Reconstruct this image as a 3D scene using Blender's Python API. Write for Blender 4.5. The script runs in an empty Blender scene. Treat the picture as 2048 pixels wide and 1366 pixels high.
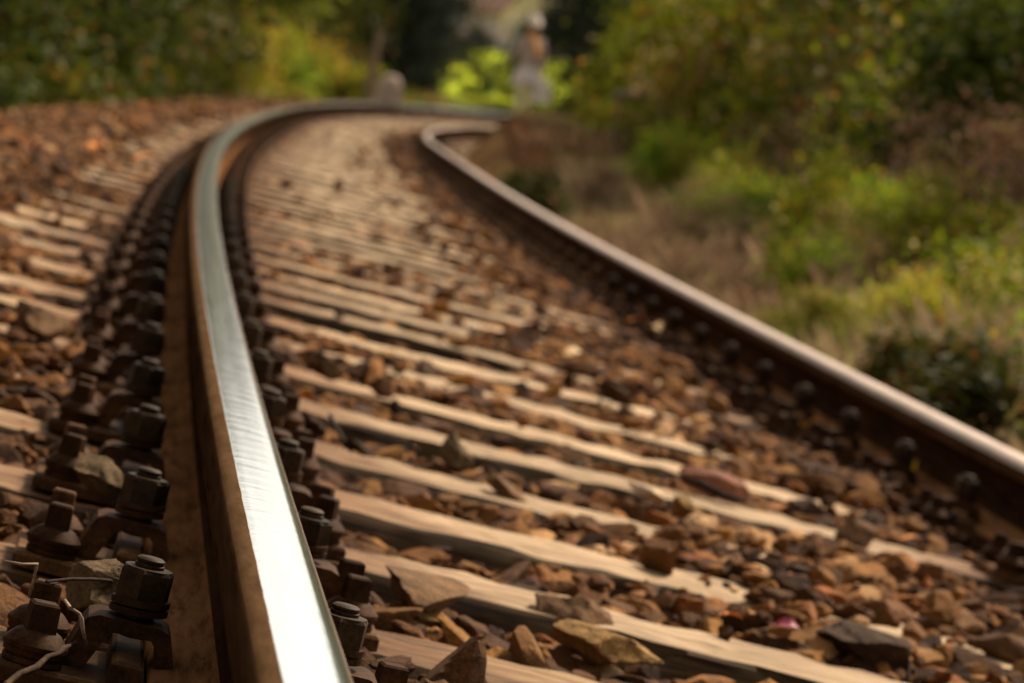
import bpy, math, random
import numpy as np
from mathutils import Matrix, Vector

scene = bpy.context.scene
COL = scene.collection
R = random.Random(7)
RNG = np.random.default_rng(11)

# ------------------------------------------------------------------ camera
CAM = dict(f=7603.37, x=-0.14866, y=-3.01031, z=0.36748, yaw=0.10725, pit=-0.06826, rol=0.13724)
PW, PH = 2048.0, 1366.0
_cy, _sy = math.cos(CAM['yaw']), math.sin(CAM['yaw'])
_cp, _sp = math.cos(CAM['pit']), math.sin(CAM['pit'])
FWD = np.array([_sy*_cp, _cy*_cp, _sp])
_rt = np.array([_cy, -_sy, 0.0])
_up = np.cross(_rt, FWD)
_cr, _sr = math.cos(CAM['rol']), math.sin(CAM['rol'])
RIGHT = _rt*_cr + _up*_sr
UP = -_rt*_sr + _up*_cr
CPOS = np.array([CAM['x'], CAM['y'], CAM['z']])
cam_data = bpy.data.cameras.new('camera')
cam_data.sensor_width = 36.0
cam_data.sensor_fit = 'HORIZONTAL'
cam_data.lens = CAM['f']*36.0/PW
cam_data.clip_start = 0.05
cam_data.clip_end = 3000.0
cam_data.dof.use_dof = True
cam_data.dof.focus_distance = 2.92
cam_data.dof.aperture_fstop = 12.0
cam = bpy.data.objects.new('camera', cam_data)
COL.objects.link(cam)
cam.matrix_world = Matrix(((RIGHT[0], UP[0], -FWD[0], CPOS[0]),
                           (RIGHT[1], UP[1], -FWD[1], CPOS[1]),
                           (RIGHT[2], UP[2], -FWD[2], CPOS[2]), (0, 0, 0, 1)))
scene.camera = cam

# ------------------------------------------------------------------ light
SUN_EL, SUN_AZ = math.radians(43), math.radians(42)     # azimuth from +Y towards +X
world = bpy.data.worlds.new('World')
scene.world = world
world.use_nodes = True
wn, wl = world.node_tree.nodes, world.node_tree.links
bg = wn['Background']
sky = wn.new('ShaderNodeTexSky')
sky.sky_type = 'NISHITA'
sky.sun_disc = False
sky.sun_elevation = SUN_EL
sky.sun_rotation = SUN_AZ
sky.air_density = 1.0
sky.dust_density = 2.5
sky.ozone_density = 1.0
hs = wn.new('ShaderNodeHueSaturation')                  # overcast: most of the blue goes
hs.inputs['Saturation'].default_value = 0.15
wl.new(sky.outputs['Color'], hs.inputs['Color'])
tint = wn.new('ShaderNodeMix'); tint.data_type = 'RGBA'; tint.blend_type = 'MULTIPLY'; tint.inputs[0].default_value = 1.0
tint.inputs[7].default_value = (1.0, .93, .82, 1)                # warm white balance of the photograph
wl.new(hs.outputs['Color'], tint.inputs[6])
wl.new(tint.outputs[2], bg.inputs['Color'])
bg.inputs['Strength'].default_value = 0.08
sun_d = bpy.data.lights.new('sun', 'SUN')
sun_d.energy = 3.4
sun_d.angle = math.radians(12)
sun_d.color = (1.0, 0.84, 0.64)
sun = bpy.data.objects.new('sun', sun_d)
COL.objects.link(sun)
_sd = Vector((math.sin(SUN_AZ)*math.cos(SUN_EL), math.cos(SUN_AZ)*math.cos(SUN_EL), math.sin(SUN_EL)))
sun.rotation_euler = _sd.to_track_quat('Z', 'Y').to_euler()
sun.location = (0, 20, 40)
scene.view_settings.view_transform = 'Standard'
scene.view_settings.look = 'None'
scene.view_settings.exposure = 1.18
scene.view_settings.gamma = 1.0
scene.view_settings.use_curve_mapping = False
scene.cycles.max_bounces = 8
scene.cycles.transparent_max_bounces = 8
scene.cycles.use_denoising = True

# ------------------------------------------------------------------ track geometry
G = 1.502            # distance between rail centres
CANT = 0.11609
PITCH = 0.61494      # sleeper spacing
ZS = -0.167          # sleeper top below rail head
ZP = -0.152          # plate top / rail foot underside
_KN = np.array([-6, 0, 6, 12, 18, 26, 36, 50, 80, 140.])
_KV = np.array([.00236, .00268, .00303, .00295, .00167, .00011, .00087, .00488, .00953, .0095])
_ZK = np.array([0, 10, 20, 35, 50, 80, 140.])
_ZV = np.array([0, -.00487, -.00735, -.0095, -.00353, -.0006, 0.])
_ds = 0.1
TS = np.arange(-8, 130, _ds)
_k = np.interp(TS, _KN, _KV)
_i0 = int(round(8/_ds))
TH = np.cumsum(_k)*_ds; TH -= TH[_i0]
TX = np.cumsum(np.sin(TH))*_ds; TX -= TX[_i0]
TY = np.cumsum(np.cos(TH))*_ds; TY -= TY[_i0]
TZ = np.cumsum(np.interp(TS, _ZK, _ZV))*_ds; TZ -= TZ[_i0]
CC, CS = math.cos(CANT), math.sin(CANT)

def tpos(s, lat, h):
    s = np.asarray(s, float)
    X, Y, Z, t = (np.interp(s, TS, a) for a in (TX, TY, TZ, TH))
    hor = lat*CC + h*CS
    ver = -lat*CS + h*CC
    return np.stack([X+hor*np.cos(t), Y-hor*np.sin(t), Z+ver], -1)

def frame(s, lat=0.0, h=0.0, rz=0.0):
    """matrix at (s, lateral, height): x = right across the canted track, y = along, z = normal"""
    p = tpos(s, lat, h)
    t = float(np.interp(s, TS, TH))
    x = Vector((math.cos(t)*CC, -math.sin(t)*CC, -CS))
    y = Vector((math.sin(t), math.cos(t), 0))
    z = x.cross(y)
    m = Matrix(((x.x, y.x, z.x, p[0]), (x.y, y.y, z.y, p[1]), (x.z, y.z, z.z, p[2]), (0, 0, 0, 1)))
    return m @ Matrix.Rotation(rz, 4, 'Z')

def lateral(x, y):
    """arrays of plan positions -> (s, signed lateral offset right of the outer rail, track z)"""
    x = np.asarray(x, float).ravel(); y = np.asarray(y, float).ravel()
    sub = slice(0, None, 5)
    tx, ty, tt, ts, tz = TX[sub], TY[sub], TH[sub], TS[sub], TZ[sub]
    S = np.empty(len(x)); U = np.empty(len(x)); Z = np.empty(len(x))
    for a in range(0, len(x), 4000):
        dx = x[a:a+4000, None]-tx; dy = y[a:a+4000, None]-ty
        i = (dx*dx+dy*dy).argmin(1)
        ii = np.arange(len(i))
        S[a:a+4000] = ts[i] + dx[ii, i]*np.sin(tt[i]) + dy[ii, i]*np.cos(tt[i])
        U[a:a+4000] = dx[ii, i]*np.cos(tt[i]) - dy[ii, i]*np.sin(tt[i])
        Z[a:a+4000] = tz[i]
    return S, U, Z

def ray(px, py):
    d = FWD + RIGHT*((px-PW/2)/CAM['f']) - UP*((py-PH/2)/CAM['f'])
    return d/np.linalg.norm(d)

def on_track(px, py, h):
    """where the sight line of a photo pixel meets the surface h above the rail-head plane -> (s, lat)"""
    d = ray(px, py)
    lo, hi = 0.8, 90.0
    ts = np.linspace(lo, hi, 6000)
    P = CPOS + ts[:, None]*d
    S, U, Z = lateral(P[:, 0], P[:, 1])
    surf = Z - U*math.tan(CANT) + h/CC
    k = int(np.argmax(P[:, 2] < surf))
    return float(S[k]), float(U[k])/CC - h*math.tan(CANT)

def smooth(a, b, x):
    t = np.clip((x-a)/(b-a), 0, 1)
    return t*t*(3-2*t)

def wob(x, y):
    return (np.sin(x*0.7+1.3*np.sin(y*0.31))+np.sin(y*0.53+x*0.21+2)+0.5*np.sin(x*2.1-y*1.7))/2.5

def ground_z(x, y):
    x = np.asarray(x, float); shp = x.shape
    S, U, Z = lateral(x, y)
    x = x.ravel(); y = np.asarray(y, float).ravel()
    bed = Z - U*CS - 0.27                                     # under the ballast
    left = Z - 0.95 + 0.10*wob(x, y)
    rz = Z - 0.50 + 0.58*smooth(32, 52, S)                    # right verge
    right = rz + 0.05*wob(x*1.7, y*1.7) + 0.30*smooth(3.2, 6.0, U) + 0.16*np.clip(U-6, 0, 14)
    z = bed
    z = np.where(U < -1.05, bed*(1-smooth(-1.05, -2.3, U)) + left*smooth(-1.05, -2.3, U), z)
    z = np.where(U > 1.9, bed*(1-smooth(1.9, 2.5, U)) + right*smooth(1.9, 2.5, U), z)
    far = 0.019*np.clip(y-105, 0, 400) + 0.25*wob(x*0.1, y*0.1)
    w = smooth(70, 105, y)
    z = z*(1-w) + (np.clip(z, -0.9, 1.0)*0.3 - 0.45 + far)*w
    return z.reshape(shp)

def ground_at(px, dist):
    """ground point on the bearing of a photo column, dist metres in front of the camera"""
    d = ray(px, 164+.138*(px-1024))                    # on the horizon: the camera is rolled
    b = math.atan2(d[0], d[1])
    x = CPOS[0]+math.sin(b)*dist; y = CPOS[1]+math.cos(b)*dist
    return Vector((x, y, float(ground_z(np.array([x]), np.array([y]))[0])))

# ------------------------------------------------------------------ tagging and mesh helpers
def tag(o, label=None, cat=None, group=None, kind=None):
    if label: o['label'] = label
    if cat: o['category'] = cat
    if group: o['group'] = group
    if kind: o['kind'] = kind
    return o

def link(name, me, mat=None, parent=None):
    o = bpy.data.objects.new(name, me)
    COL.objects.link(o)
    if mat is not None and me is not None and not me.materials:
        me.materials.append(mat)
    if parent is not None: o.parent = parent
    return o

def empty(name, mw=None):
    o = bpy.data.objects.new(name, None)
    o.empty_display_size = 0.05
    COL.objects.link(o)
    if mw is not None: o.matrix_world = mw
    return o

def np_mesh(name, V, F, rnd=None, smooth_=False, mats=(), midx=None):
    """V (n,3), F (m,k) constant k"""
    me = bpy.data.meshes.new(name)
    V = np.asarray(V, np.float32); F = np.asarray(F, np.int32)
    m, k = F.shape
    me.vertices.add(len(V)); me.vertices.foreach_set('co', V.ravel())
    me.loops.add(m*k); me.loops.foreach_set('vertex_index', F.ravel())
    me.polygons.add(m)
    me.polygons.foreach_set('loop_start', np.arange(0, m*k, k, dtype=np.int32))
    me.polygons.foreach_set('loop_total', np.full(m, k, np.int32))
    me.polygons.foreach_set('use_smooth', np.full(m, smooth_, bool))
    for mt in mats: me.materials.append(mt)
    if midx is not None: me.polygons.foreach_set('material_index', np.asarray(midx, np.int32))
    me.update(calc_edges=True)
    if rnd is not None:
        a = me.attributes.new('rnd', 'FLOAT', 'POINT')
        a.data.foreach_set('value', np.asarray(rnd, np.float32))
    return me

class MB:
    """collects polygons, then becomes one mesh"""
    def __init__(s): s.v = []; s.f = []
    def add(s, vs, fs):
        b = len(s.v); s.v += [tuple(v) for v in vs]; s.f += [tuple(i+b for i in f) for f in fs]; return s
    def box(s, x0, x1, y0, y1, z0, z1, b=0.0, tx=0.0, ty=0.0):
        """box with a chamfered top edge b; tx, ty taper the top"""
        if b:
            rings = [(0, z0), (0, z1-b), (b, z1)]
        else: rings = [(0, z0), (0, z1)]
        vs = []
        for k, (i, z) in enumerate(rings):
            t = (z-z0)/(z1-z0)
            a, c = x0+i+tx*t, x1-i-tx*t; d, e = y0+i+ty*t, y1-i-ty*t
            vs += [(a, d, z), (c, d, z), (c, e, z), (a, e, z)]
        fs = [(3, 2, 1, 0)]
        for r in range(len(rings)-1):
            for j in range(4):
                fs.append((r*4+j, r*4+(j+1) % 4, r*4+4+(j+1) % 4, r*4+4+j))
        n = (len(rings)-1)*4
        fs.append((n, n+1, n+2, n+3))
        return s.add(vs, fs)
    def lathe(s, cx, cy, prof, n=20, rot=0.0, sx=1.0, sy=1.0):
        vs = []; fs = []
        for r, z in prof:
            for j in range(n):
                a = rot+2*math.pi*j/n
                vs.append((cx+r*math.cos(a)*sx, cy+r*math.sin(a)*sy, z))
        for i in range(len(prof)-1):
            for j in range(n):
                fs.append((i*n+j, i*n+(j+1) % n, (i+1)*n+(j+1) % n, (i+1)*n+j))
        fs.append(tuple(range(n))[::-1]); fs.append(tuple(range((len(prof)-1)*n, len(prof)*n)))
        return s.add(vs, fs)
    def prism(s, outline, y0, y1, b=0.0):
        """outline in x,z extruded along y, ends chamfered by b (as an inset towards the centroid)"""
        n = len(outline)
        cx = sum(p[0] for p in outline)/n
        vs = [(x, y0, z) for x, z in outline] + [(x, y1, z) for x, z in outline]
        fs = [tuple(range(n)), tuple(range(n, 2*n))[::-1]]
        for j in range(n):
            fs.append((j, j+n, (j+1) % n+n, (j+1) % n))
        return s.add(vs, fs)
    def tube(s, pts, rad, n=6):
        P = [Vector(p) for p in pts]; vs = []; fs = []
        for i, p in enumerate(P):
            d = (P[min(i+1, len(P)-1)]-P[max(i-1, 0)]).normalized()
            a = d.cross(Vector((0.31, 0.2, 0.93)) if abs(d.z) < .9 else Vector((1, 0.1, 0))).normalized(); b = d.cross(a)
            r = rad[i] if hasattr(rad, '__len__') else rad
            for j in range(n):
                t = 2*math.pi*j/n
                vs.append(p+a*math.cos(t)*r+b*math.sin(t)*r)
        for i in range(len(P)-1):
            for j in range(n):
                fs.append((i*n+j, i*n+(j+1) % n, (i+1)*n+(j+1) % n, (i+1)*n+j))
        fs.append(tuple(range(n))[::-1]); fs.append(tuple(range((len(P)-1)*n, len(P)*n)))
        return s.add(vs, fs)
    def mesh(s, name, mat=None, smooth_angle=None):
        me = bpy.data.meshes.new(name)
        me.from_pydata(s.v, [], s.f); me.update()
        if mat: me.materials.append(mat)
        if smooth_angle is not None:
            me.polygons.foreach_set('use_smooth', [True]*len(me.polygons))
            me.set_sharp_from_angle(angle=math.radians(smooth_angle))
        return me

# ------------------------------------------------------------------ materials
def mat_new(name):
    m = bpy.data.materials.new(name); m.use_nodes = True
    nt = m.node_tree
    return m, nt.nodes, nt.links, nt.nodes['Principled BSDF']

def ramp(n, l, fac, stops):
    r = n.new('ShaderNodeValToRGB')
    e = r.color_ramp.elements
    while len(e) > 1: e.remove(e[-1])
    e[0].position = stops[0][0]; e[0].color = (*stops[0][1], 1)
    for p, c in stops[1:]:
        x = e.new(p); x.color = (*c, 1)
    l.new(fac, r.inputs['Fac'])
    return r.outputs['Color']

def noise(n, l, vec, scale, detail=5, rough=0.6):
    t = n.new('ShaderNodeTexNoise')
    t.inputs['Scale'].default_value = scale; t.inputs['Detail'].default_value = detail; t.inputs['Roughness'].default_value = rough
    if vec is not None: l.new(vec, t.inputs['Vector'])
    return t.outputs['Fac']

def coord(n, l, which='Object', scale=None):
    c = n.new('ShaderNodeTexCoord')
    o = c.outputs[which]
    if scale:
        m = n.new('ShaderNodeMapping'); m.inputs['Scale'].default_value = scale
        l.new(o, m.inputs['Vector']); o = m.outputs['Vector']
    return o

def mathn(n, l, op, a, b=None, clamp=False):
    m = n.new('ShaderNodeMath'); m.operation = op; m.use_clamp = clamp
    for i, v in enumerate((a, b)):
        if v is None: continue
        if isinstance(v, (int, float)): m.inputs[i].default_value = v
        else: l.new(v, m.inputs[i])
    return m.outputs[0]

def mixc(n, l, fac, a, b, mode='MIX'):
    m = n.new('ShaderNodeMix'); m.data_type = 'RGBA'; m.blend_type = mode
    for k, v in ((0, fac), (6, a), (7, b)):
        if isinstance(v, (int, float)): m.inputs[k].default_value = v
        elif isinstance(v, tuple): m.inputs[k].default_value = (*v, 1)
        else: l.new(v, m.inputs[k])
    return m.outputs[2]

def bump(n, l, h, bsdf, strength=0.5, dist=0.002):
    b = n.new('ShaderNodeBump'); b.inputs['Strength'].default_value = strength; b.inputs['Distance'].default_value = dist
    l.new(h, b.inputs['Height']); l.new(b.outputs['Normal'], bsdf.inputs['Normal'])
    return b

def attr(n, name='rnd'):
    a = n.new('ShaderNodeAttribute'); a.attribute_name = name
    return a.outputs['Fac']

def m_stone(name, stops, rough=0.85):
    m, n, l, p = mat_new(name)
    v = coord(n, l, 'Object')
    base = ramp(n, l, attr(n), stops)
    f = noise(n, l, v, 38, 6, 0.65)
    c = mixc(n, l, 1.0, base, ramp(n, l, f, [(0.25, (.45, .42, .38)), (0.5, (.95, .93, .9)), (0.72, (1.45, 1.35, 1.15))]), 'MULTIPLY')
    g = noise(n, l, v, 260, 4, 0.6)
    c = mixc(n, l, 1.0, c, ramp(n, l, g, [(0.3, (.65, .6, .55)), (0.7, (1.3, 1.25, 1.15))]), 'MULTIPLY')
    l.new(c, p.inputs['Base Color'])
    p.inputs['Roughness'].default_value = rough
    p.inputs['Specular IOR Level'].default_value = 0.10
    h = mathn(n, l, 'ADD', noise(n, l, v, 70, 6, 0.7), mathn(n, l, 'MULTIPLY', g, 0.35))
    bump(n, l, h, p, 0.9, 0.006)
    return m

M_BALLAST = m_stone('ballast_stone', [(0, (0.0300, 0.0126, 0.0049)), (0.20, (0.0620, 0.0270, 0.0098)), (0.40, (0.1150, 0.0486, 0.0148)), (0.55, (0.2000, 0.0882, 0.0230)),
                                      (0.66, (0.0800, 0.0396, 0.0180)), (0.78, (0.2700, 0.1305, 0.0361)), (0.88, (0.2000, 0.0648, 0.0164)), (0.95, (0.3600, 0.1980, 0.0820)), (1, (0.5800, 0.3870, 0.2296))])

def m_wood(name, lo, hi, dark):
    m, n, l, p = mat_new(name)
    v = coord(n, l, 'Object', (3.2, 85, 85))
    oi = n.new('ShaderNodeObjectInfo')
    add = n.new('ShaderNodeVectorMath'); add.operation = 'ADD'
    l.new(v, add.inputs[0]); l.new(oi.outputs['Location'], add.inputs[1])
    v = add.outputs[0]
    f = noise(n, l, v, 1.6, 8, 0.62)
    c = ramp(n, l, f, [(0.28, dark), (0.40, lo), (0.60, hi), (0.8, tuple(x*1.1 for x in hi))])
    v2 = coord(n, l, 'Object')
    b = noise(n, l, v2, 5.5, 5, 0.6)
    c = mixc(n, l, 1.0, c, ramp(n, l, b, [(0.3, (.62, .58, .52)), (0.65, (1.12, 1.1, 1.06))]), 'MULTIPLY')
    ck = noise(n, l, coord(n, l, 'Object', (1.1, 46, 46)), 1.4, 3, 0.5)
    ckd = mathn(n, l, 'ABSOLUTE', mathn(n, l, 'SUBTRACT', ck, 0.5))
    c = mixc(n, l, 1.0, c, ramp(n, l, ckd, [(0.0, (.22, .17, .13)), (0.016, (.55, .48, .42)), (0.04, (1, 1, 1))]), 'MULTIPLY')
    # rust washed off the rails stains the wood beside them
    sx = n.new('ShaderNodeSeparateXYZ'); l.new(v2, sx.inputs[0])
    d0 = mathn(n, l, 'ABSOLUTE', sx.outputs['X'])
    d1 = mathn(n, l, 'ABSOLUTE', mathn(n, l, 'SUBTRACT', sx.outputs['X'], G))
    d = mathn(n, l, 'MINIMUM', d0, d1)
    d = mathn(n, l, 'ADD', d, mathn(n, l, 'MULTIPLY', mathn(n, l, 'SUBTRACT', b, 0.5), 0.35))
    st = n.new('ShaderNodeMapRange'); st.inputs['From Min'].default_value = 0.14; st.inputs['From Max'].default_value = 0.42
    st.inputs['To Min'].default_value = 0.85; st.inputs['To Max'].default_value = 0.0
    l.new(d, st.inputs['Value'])
    c = mixc(n, l, st.outputs[0], c, mixc(n, l, 1.0, c, (.40, .22, .10), 'MULTIPLY'))
    rb = mathn(n, l, 'ADD', mathn(n, l, 'MULTIPLY', oi.outputs['Random'], 0.35), 0.80)
    cm = n.new('ShaderNodeCombineColor')
    for i in range(3): l.new(rb, cm.inputs[i])
    c = mixc(n, l, 1.0, c, cm.outputs[0], 'MULTIPLY')
    l.new(c, p.inputs['Base Color'])
    p.inputs['Roughness'].default_value = 0.8
    p.inputs['Specular IOR Level'].default_value = 0.10
    h = mathn(n, l, 'ADD', f, mathn(n, l, 'MULTIPLY', noise(n, l, v, 6, 5, 0.6), 0.4))
    bump(n, l, h, p, 0.7, 0.004)
    return m
M_WOOD = m_wood('weathered_wood', (.34, .24, .145), (.50, .37, .245), (.18, .115, .065))
M_WOOD_SIDE = m_wood('dark_wood_side', (.055, .033, .015), (.105, .066, .029), (.024, .014, .006))  # darker wood tone for the sleeper sides and ends
M_WOOD_DARK = m_wood('oiled_wood', (.17, .105, .055), (.27, .18, .10), (.045, .028, .016))

def m_rust(name, stops, scale=22, rough=0.62, metal=0.0, b=0.4, stretch=None, spec=0.03):
    m, n, l, p = mat_new(name)
    v = coord(n, l, 'Object', stretch)
    f = noise(n, l, v, scale, 7, 0.65)
    c = ramp(n, l, f, stops)
    g = noise(n, l, v, scale*12, 3, 0.5)
    c = mixc(n, l, 1.0, c, ramp(n, l, g, [(0.3, (.72, .7, .68)), (0.7, (1.2, 1.18, 1.15))]), 'MULTIPLY')
    oi = n.new('ShaderNodeObjectInfo')
    rv = mathn(n, l, 'ADD', mathn(n, l, 'MULTIPLY', oi.outputs['Random'], 0.6), 0.65)
    cm = n.new('ShaderNodeCombineColor')
    for i in range(3): l.new(rv, cm.inputs[i])
    c = mixc(n, l, 1.0, c, cm.outputs[0], 'MULTIPLY')
    fl = noise(n, l, v, 75, 6, 0.75)                      # flaking patches
    c = mixc(n, l, 1.0, c, ramp(n, l, fl, [(0.36, (.55, .50, .46)), (0.5, (1, 1, 1)), (0.64, (1.05, 1, .95)), (0.72, (1.7, 1.35, 1.0))]), 'MULTIPLY')
    l.new(c, p.inputs['Base Color'])
    p.inputs['Roughness'].default_value = rough; p.inputs['Metallic'].default_value = metal
    p.inputs['Specular IOR Level'].default_value = spec
    bump(n, l, mathn(n, l, 'ADD', f, mathn(n, l, 'MULTIPLY', g, 0.4)), p, b, 0.0015)
    return m
M_RAILRUST = m_rust('rail_rust', [(0.3, (.036, .018, .009)), (0.5, (.056, .029, .014)), (0.72, (.085, .046, .023))], 9, 0.8, 0, 0.2, (1, .06, 1), 0.0)
M_WEB = m_rust('shaded_grimy_web', [(0.3, (.022, .011, .006)), (0.55, (.038, .019, .010)), (0.75, (.06, .031, .017))], 9, 0.8, 0, 0.2, (1, .06, 1), 0.0)  # grime, plus the shade under the rail head put into the colour
M_FOOT = m_rust('lit_rusty_foot', [(0.3, (.13, .060, .025)), (0.5, (.18, .086, .037)), (0.72, (.235, .115, .052))], 9, 0.8, 0, 0.2, (1, .12, 1), 0.0)  # rust lightened in colour for the sky light falling on the foot
M_IRON = m_rust('dark_rusty_iron', [(0.3, (.026, .012, .006)), (0.52, (.054, .025, .011)), (0.75, (.11, .050, .020))], 26, 0.65, 0.0, .4, None, .03)
M_NUT = m_rust('oiled_iron_nut', [(0.3, (.026, .016, .009)), (0.6, (.046, .029, .016)), (0.8, (.080, .045, .022))], 30, 0.6, 0.0, .4, None, .05)
M_PLATE = m_rust('rusty_base_plate', [(0.3, (.050, .025, .012)), (0.52, (.10, .050, .022)), (0.75, (.18, .088, .036))], 20, 0.68)

def m_polish():
    m, n, l, p = mat_new('polished_steel')
    v = coord(n, l, 'Object', (16, 1.2, 16))
    f = noise(n, l, v, 3, 6, 0.65)
    fine = noise(n, l, coord(n, l, 'Object', (260, 5, 260)), 2.0, 4, 0.6)         # fine lines along the rail
    c = ramp(n, l, f, [(0.3, (.72, .77, .79)), (0.6, (.84, .90, .93))])
    lat = attr(n)
    e = mathn(n, l, 'ADD', lat, mathn(n, l, 'MULTIPLY', mathn(n, l, 'SUBTRACT', noise(n, l, coord(n, l, 'Object', (60, 14, 60)), 1.0, 6, 0.7), 0.5), 0.0022))
    mr = n.new('ShaderNodeMapRange'); mr.inputs['From Min'].default_value = -.0188; mr.inputs['From Max'].default_value = -.0174
    l.new(e, mr.inputs['Value'])
    k = mr.outputs[0]
    rust = ramp(n, l, noise(n, l, coord(n, l, 'Object', (30, 5, 30)), 2, 6, 0.7), [(0.3, (.050, .027, .013)), (0.7, (.105, .060, .032))])
    l.new(mathn(n, l, 'MULTIPLY', k, 0.5), p.inputs['Specular IOR Level'])
    l.new(mixc(n, l, k, rust, c), p.inputs['Base Color'])
    l.new(mathn(n, l, 'MULTIPLY', k, 0.97), p.inputs['Metallic'])
    r = n.new('ShaderNodeMapRange'); r.inputs['To Min'].default_value = 0.07; r.inputs['To Max'].default_value = 0.15
    l.new(mathn(n, l, 'MULTIPLY', mathn(n, l, 'ADD', f, fine), 0.5), r.inputs['Value'])
    l.new(mathn(n, l, 'MAXIMUM', r.outputs[0], mathn(n, l, 'SUBTRACT', 0.6, mathn(n, l, 'MULTIPLY', k, 0.6))), p.inputs['Roughness'])
    rip = noise(n, l, coord(n, l, 'Object', (14, 26, 14)), 1.0, 2, 0.5)
    bump(n, l, mathn(n, l, 'ADD', rip, mathn(n, l, 'MULTIPLY', fine, 0.12)), p, 0.20, 0.0016)
    return m
M_POLISH = m_polish()

def m_dull():
    m, n, l, p = mat_new('dull_steel')
    v = coord(n, l, 'Object', (4, 1, 4))
    f = noise(n, l, v, 6, 5, 0.6)
    l.new(ramp(n, l, f, [(0.3, (.25, .185, .145)), (0.7, (.37, .285, .235))]), p.inputs['Base Color'])
    p.inputs['Metallic'].default_value = 0.35; p.inputs['Roughness'].default_value = 0.55; p.inputs['Specular IOR Level'].default_value = 0.2
    return m
M_DULL = m_dull()

def m_leafy(name, stops, trans=0.45, rough=0.7):
    m, n, l, p = mat_new(name)
    c = ramp(n, l, attr(n), stops)
    oi = n.new('ShaderNodeObjectInfo')
    hsv = n.new('ShaderNodeHueSaturation')
    l.new(c, hsv.inputs['Color'])
    l.new(mathn(n, l, 'ADD', mathn(n, l, 'MULTIPLY', oi.outputs['Random'], 0.04), 0.48), hsv.inputs['Hue'])
    l.new(mathn(n, l, 'ADD', mathn(n, l, 'MULTIPLY', oi.outputs['Random'], 0.4), 0.8), hsv.inputs['Value'])
    c = hsv.outputs['Color']
    l.new(c, p.inputs['Base Color'])
    p.inputs['Roughness'].default_value = rough
    p.inputs['Specular IOR Level'].default_value = 0.12
    t = n.new('ShaderNodeBsdfTranslucent'); l.new(c, t.inputs['Color'])
    mx = n.new('ShaderNodeMixShader'); mx.inputs[0].default_value = trans
    out = n['Material Output']
    l.new(p.outputs[0], mx.inputs[1]); l.new(t.outputs[0], mx.inputs[2]); l.new(mx.outputs[0], out.inputs['Surface'])
    return m
M_LEAF_BRIGHT = m_leafy('yellow_green_leaves', [(0, (.07, .11, .010)), (.35, (.15, .22, .014)), (.65, (.25, .32, .020)), (.85, (.36, .36, .03)), (.95, (.40, .25, .03)), (1, (.42, .15, .03))])
M_LEAF_OLIVE = m_leafy('olive_leaves', [(0, (.05, .065, .004)), (.4, (.13, .165, .006)), (.7, (.23, .26, .008)), (.84, (.38, .25, .014)), (.93, (.46, .20, .02)), (1, (.55, .42, .20))])
M_LEAF_BROWN = m_leafy('dry_brown_leaves', [(0, (.08, .040, .022)), (.4, (.18, .098, .055)), (.7, (.28, .165, .090)), (.90, (.20, .19, .03)), (1, (.42, .28, .15))], 0.25)
M_LEAF_DARK = m_leafy('dark_green_leaves', [(0, (.018, .022, .003)), (.4, (.042, .052, .004)), (.75, (.080, .092, .007)), (.93, (.15, .12, .012)), (1, (.24, .10, .02))], 0.25)
M_LEAF_BLACK = m_leafy('shaded_evergreen', [(0, (.006, .010, .006)), (.5, (.012, .020, .010)), (.9, (.022, .034, .014)), (1, (.03, .045, .018))], 0.1)  # deep shade among the far trees is put into this leaf colour
M_LEAF_YELLOW = m_leafy('autumn_leaves', [(0, (.08, .12, .02)), (.3, (.19, .27, .035)), (.55, (.36, .38, .03)), (.75, (.50, .40, .03)), (.9, (.46, .22, .03)), (1, (.30, .13, .04))])
M_GRASS = m_leafy('dry_grass_blades', [(0, (.13, .075, .045)), (.3, (.24, .155, .095)), (.55, (.36, .25, .15)), (.72, (.24, .23, .06)), (.88, (.20, .27, .03)), (1, (.48, .37, .22))], 0.3, 0.7)
M_BARK = m_rust('bark', [(0.3, (.035, .025, .017)), (0.6, (.075, .055, .038)), (0.8, (.12, .09, .065))], 6, 0.9)
M_TWIG = m_rust('dry_twig', [(0.3, (.14, .095, .065)), (0.6, (.30, .23, .17)), (0.8, (.42, .34, .27))], 40, 0.75)
M_TWIG_MID = m_rust('brown_twig', [(0.3, (.035, .020, .012)), (0.6, (.085, .053, .034)), (0.8, (.15, .10, .07))], 60, 0.8)
M_TWIG_DARK = m_rust('dark_twig', [(0.3, (.02, .013, .010)), (0.7, (.06, .04, .03))], 40, 0.75)
M_PALESTONE = m_rust('pale_stone', [(0.3, (.66, .52, .43)), (0.6, (.82, .68, .58)), (0.8, (.86, .74, .65))], 5, 0.85)

def m_plain(name, colr, rough=0.7, metal=0.0, sc=12):
    m, n, l, p = mat_new(name)
    f = noise(n, l, coord(n, l, 'Object'), sc, 4, 0.6)
    l.new(ramp(n, l, f, [(0.3, tuple(x*0.8 for x in colr)), (0.7, tuple(min(1, x*1.12) for x in colr))]), p.inputs['Base Color'])
    p.inputs['Roughness'].default_value = rough; p.inputs['Metallic'].default_value = metal
    p.inputs['Specular IOR Level'].default_value = 0.15
    return m

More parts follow.
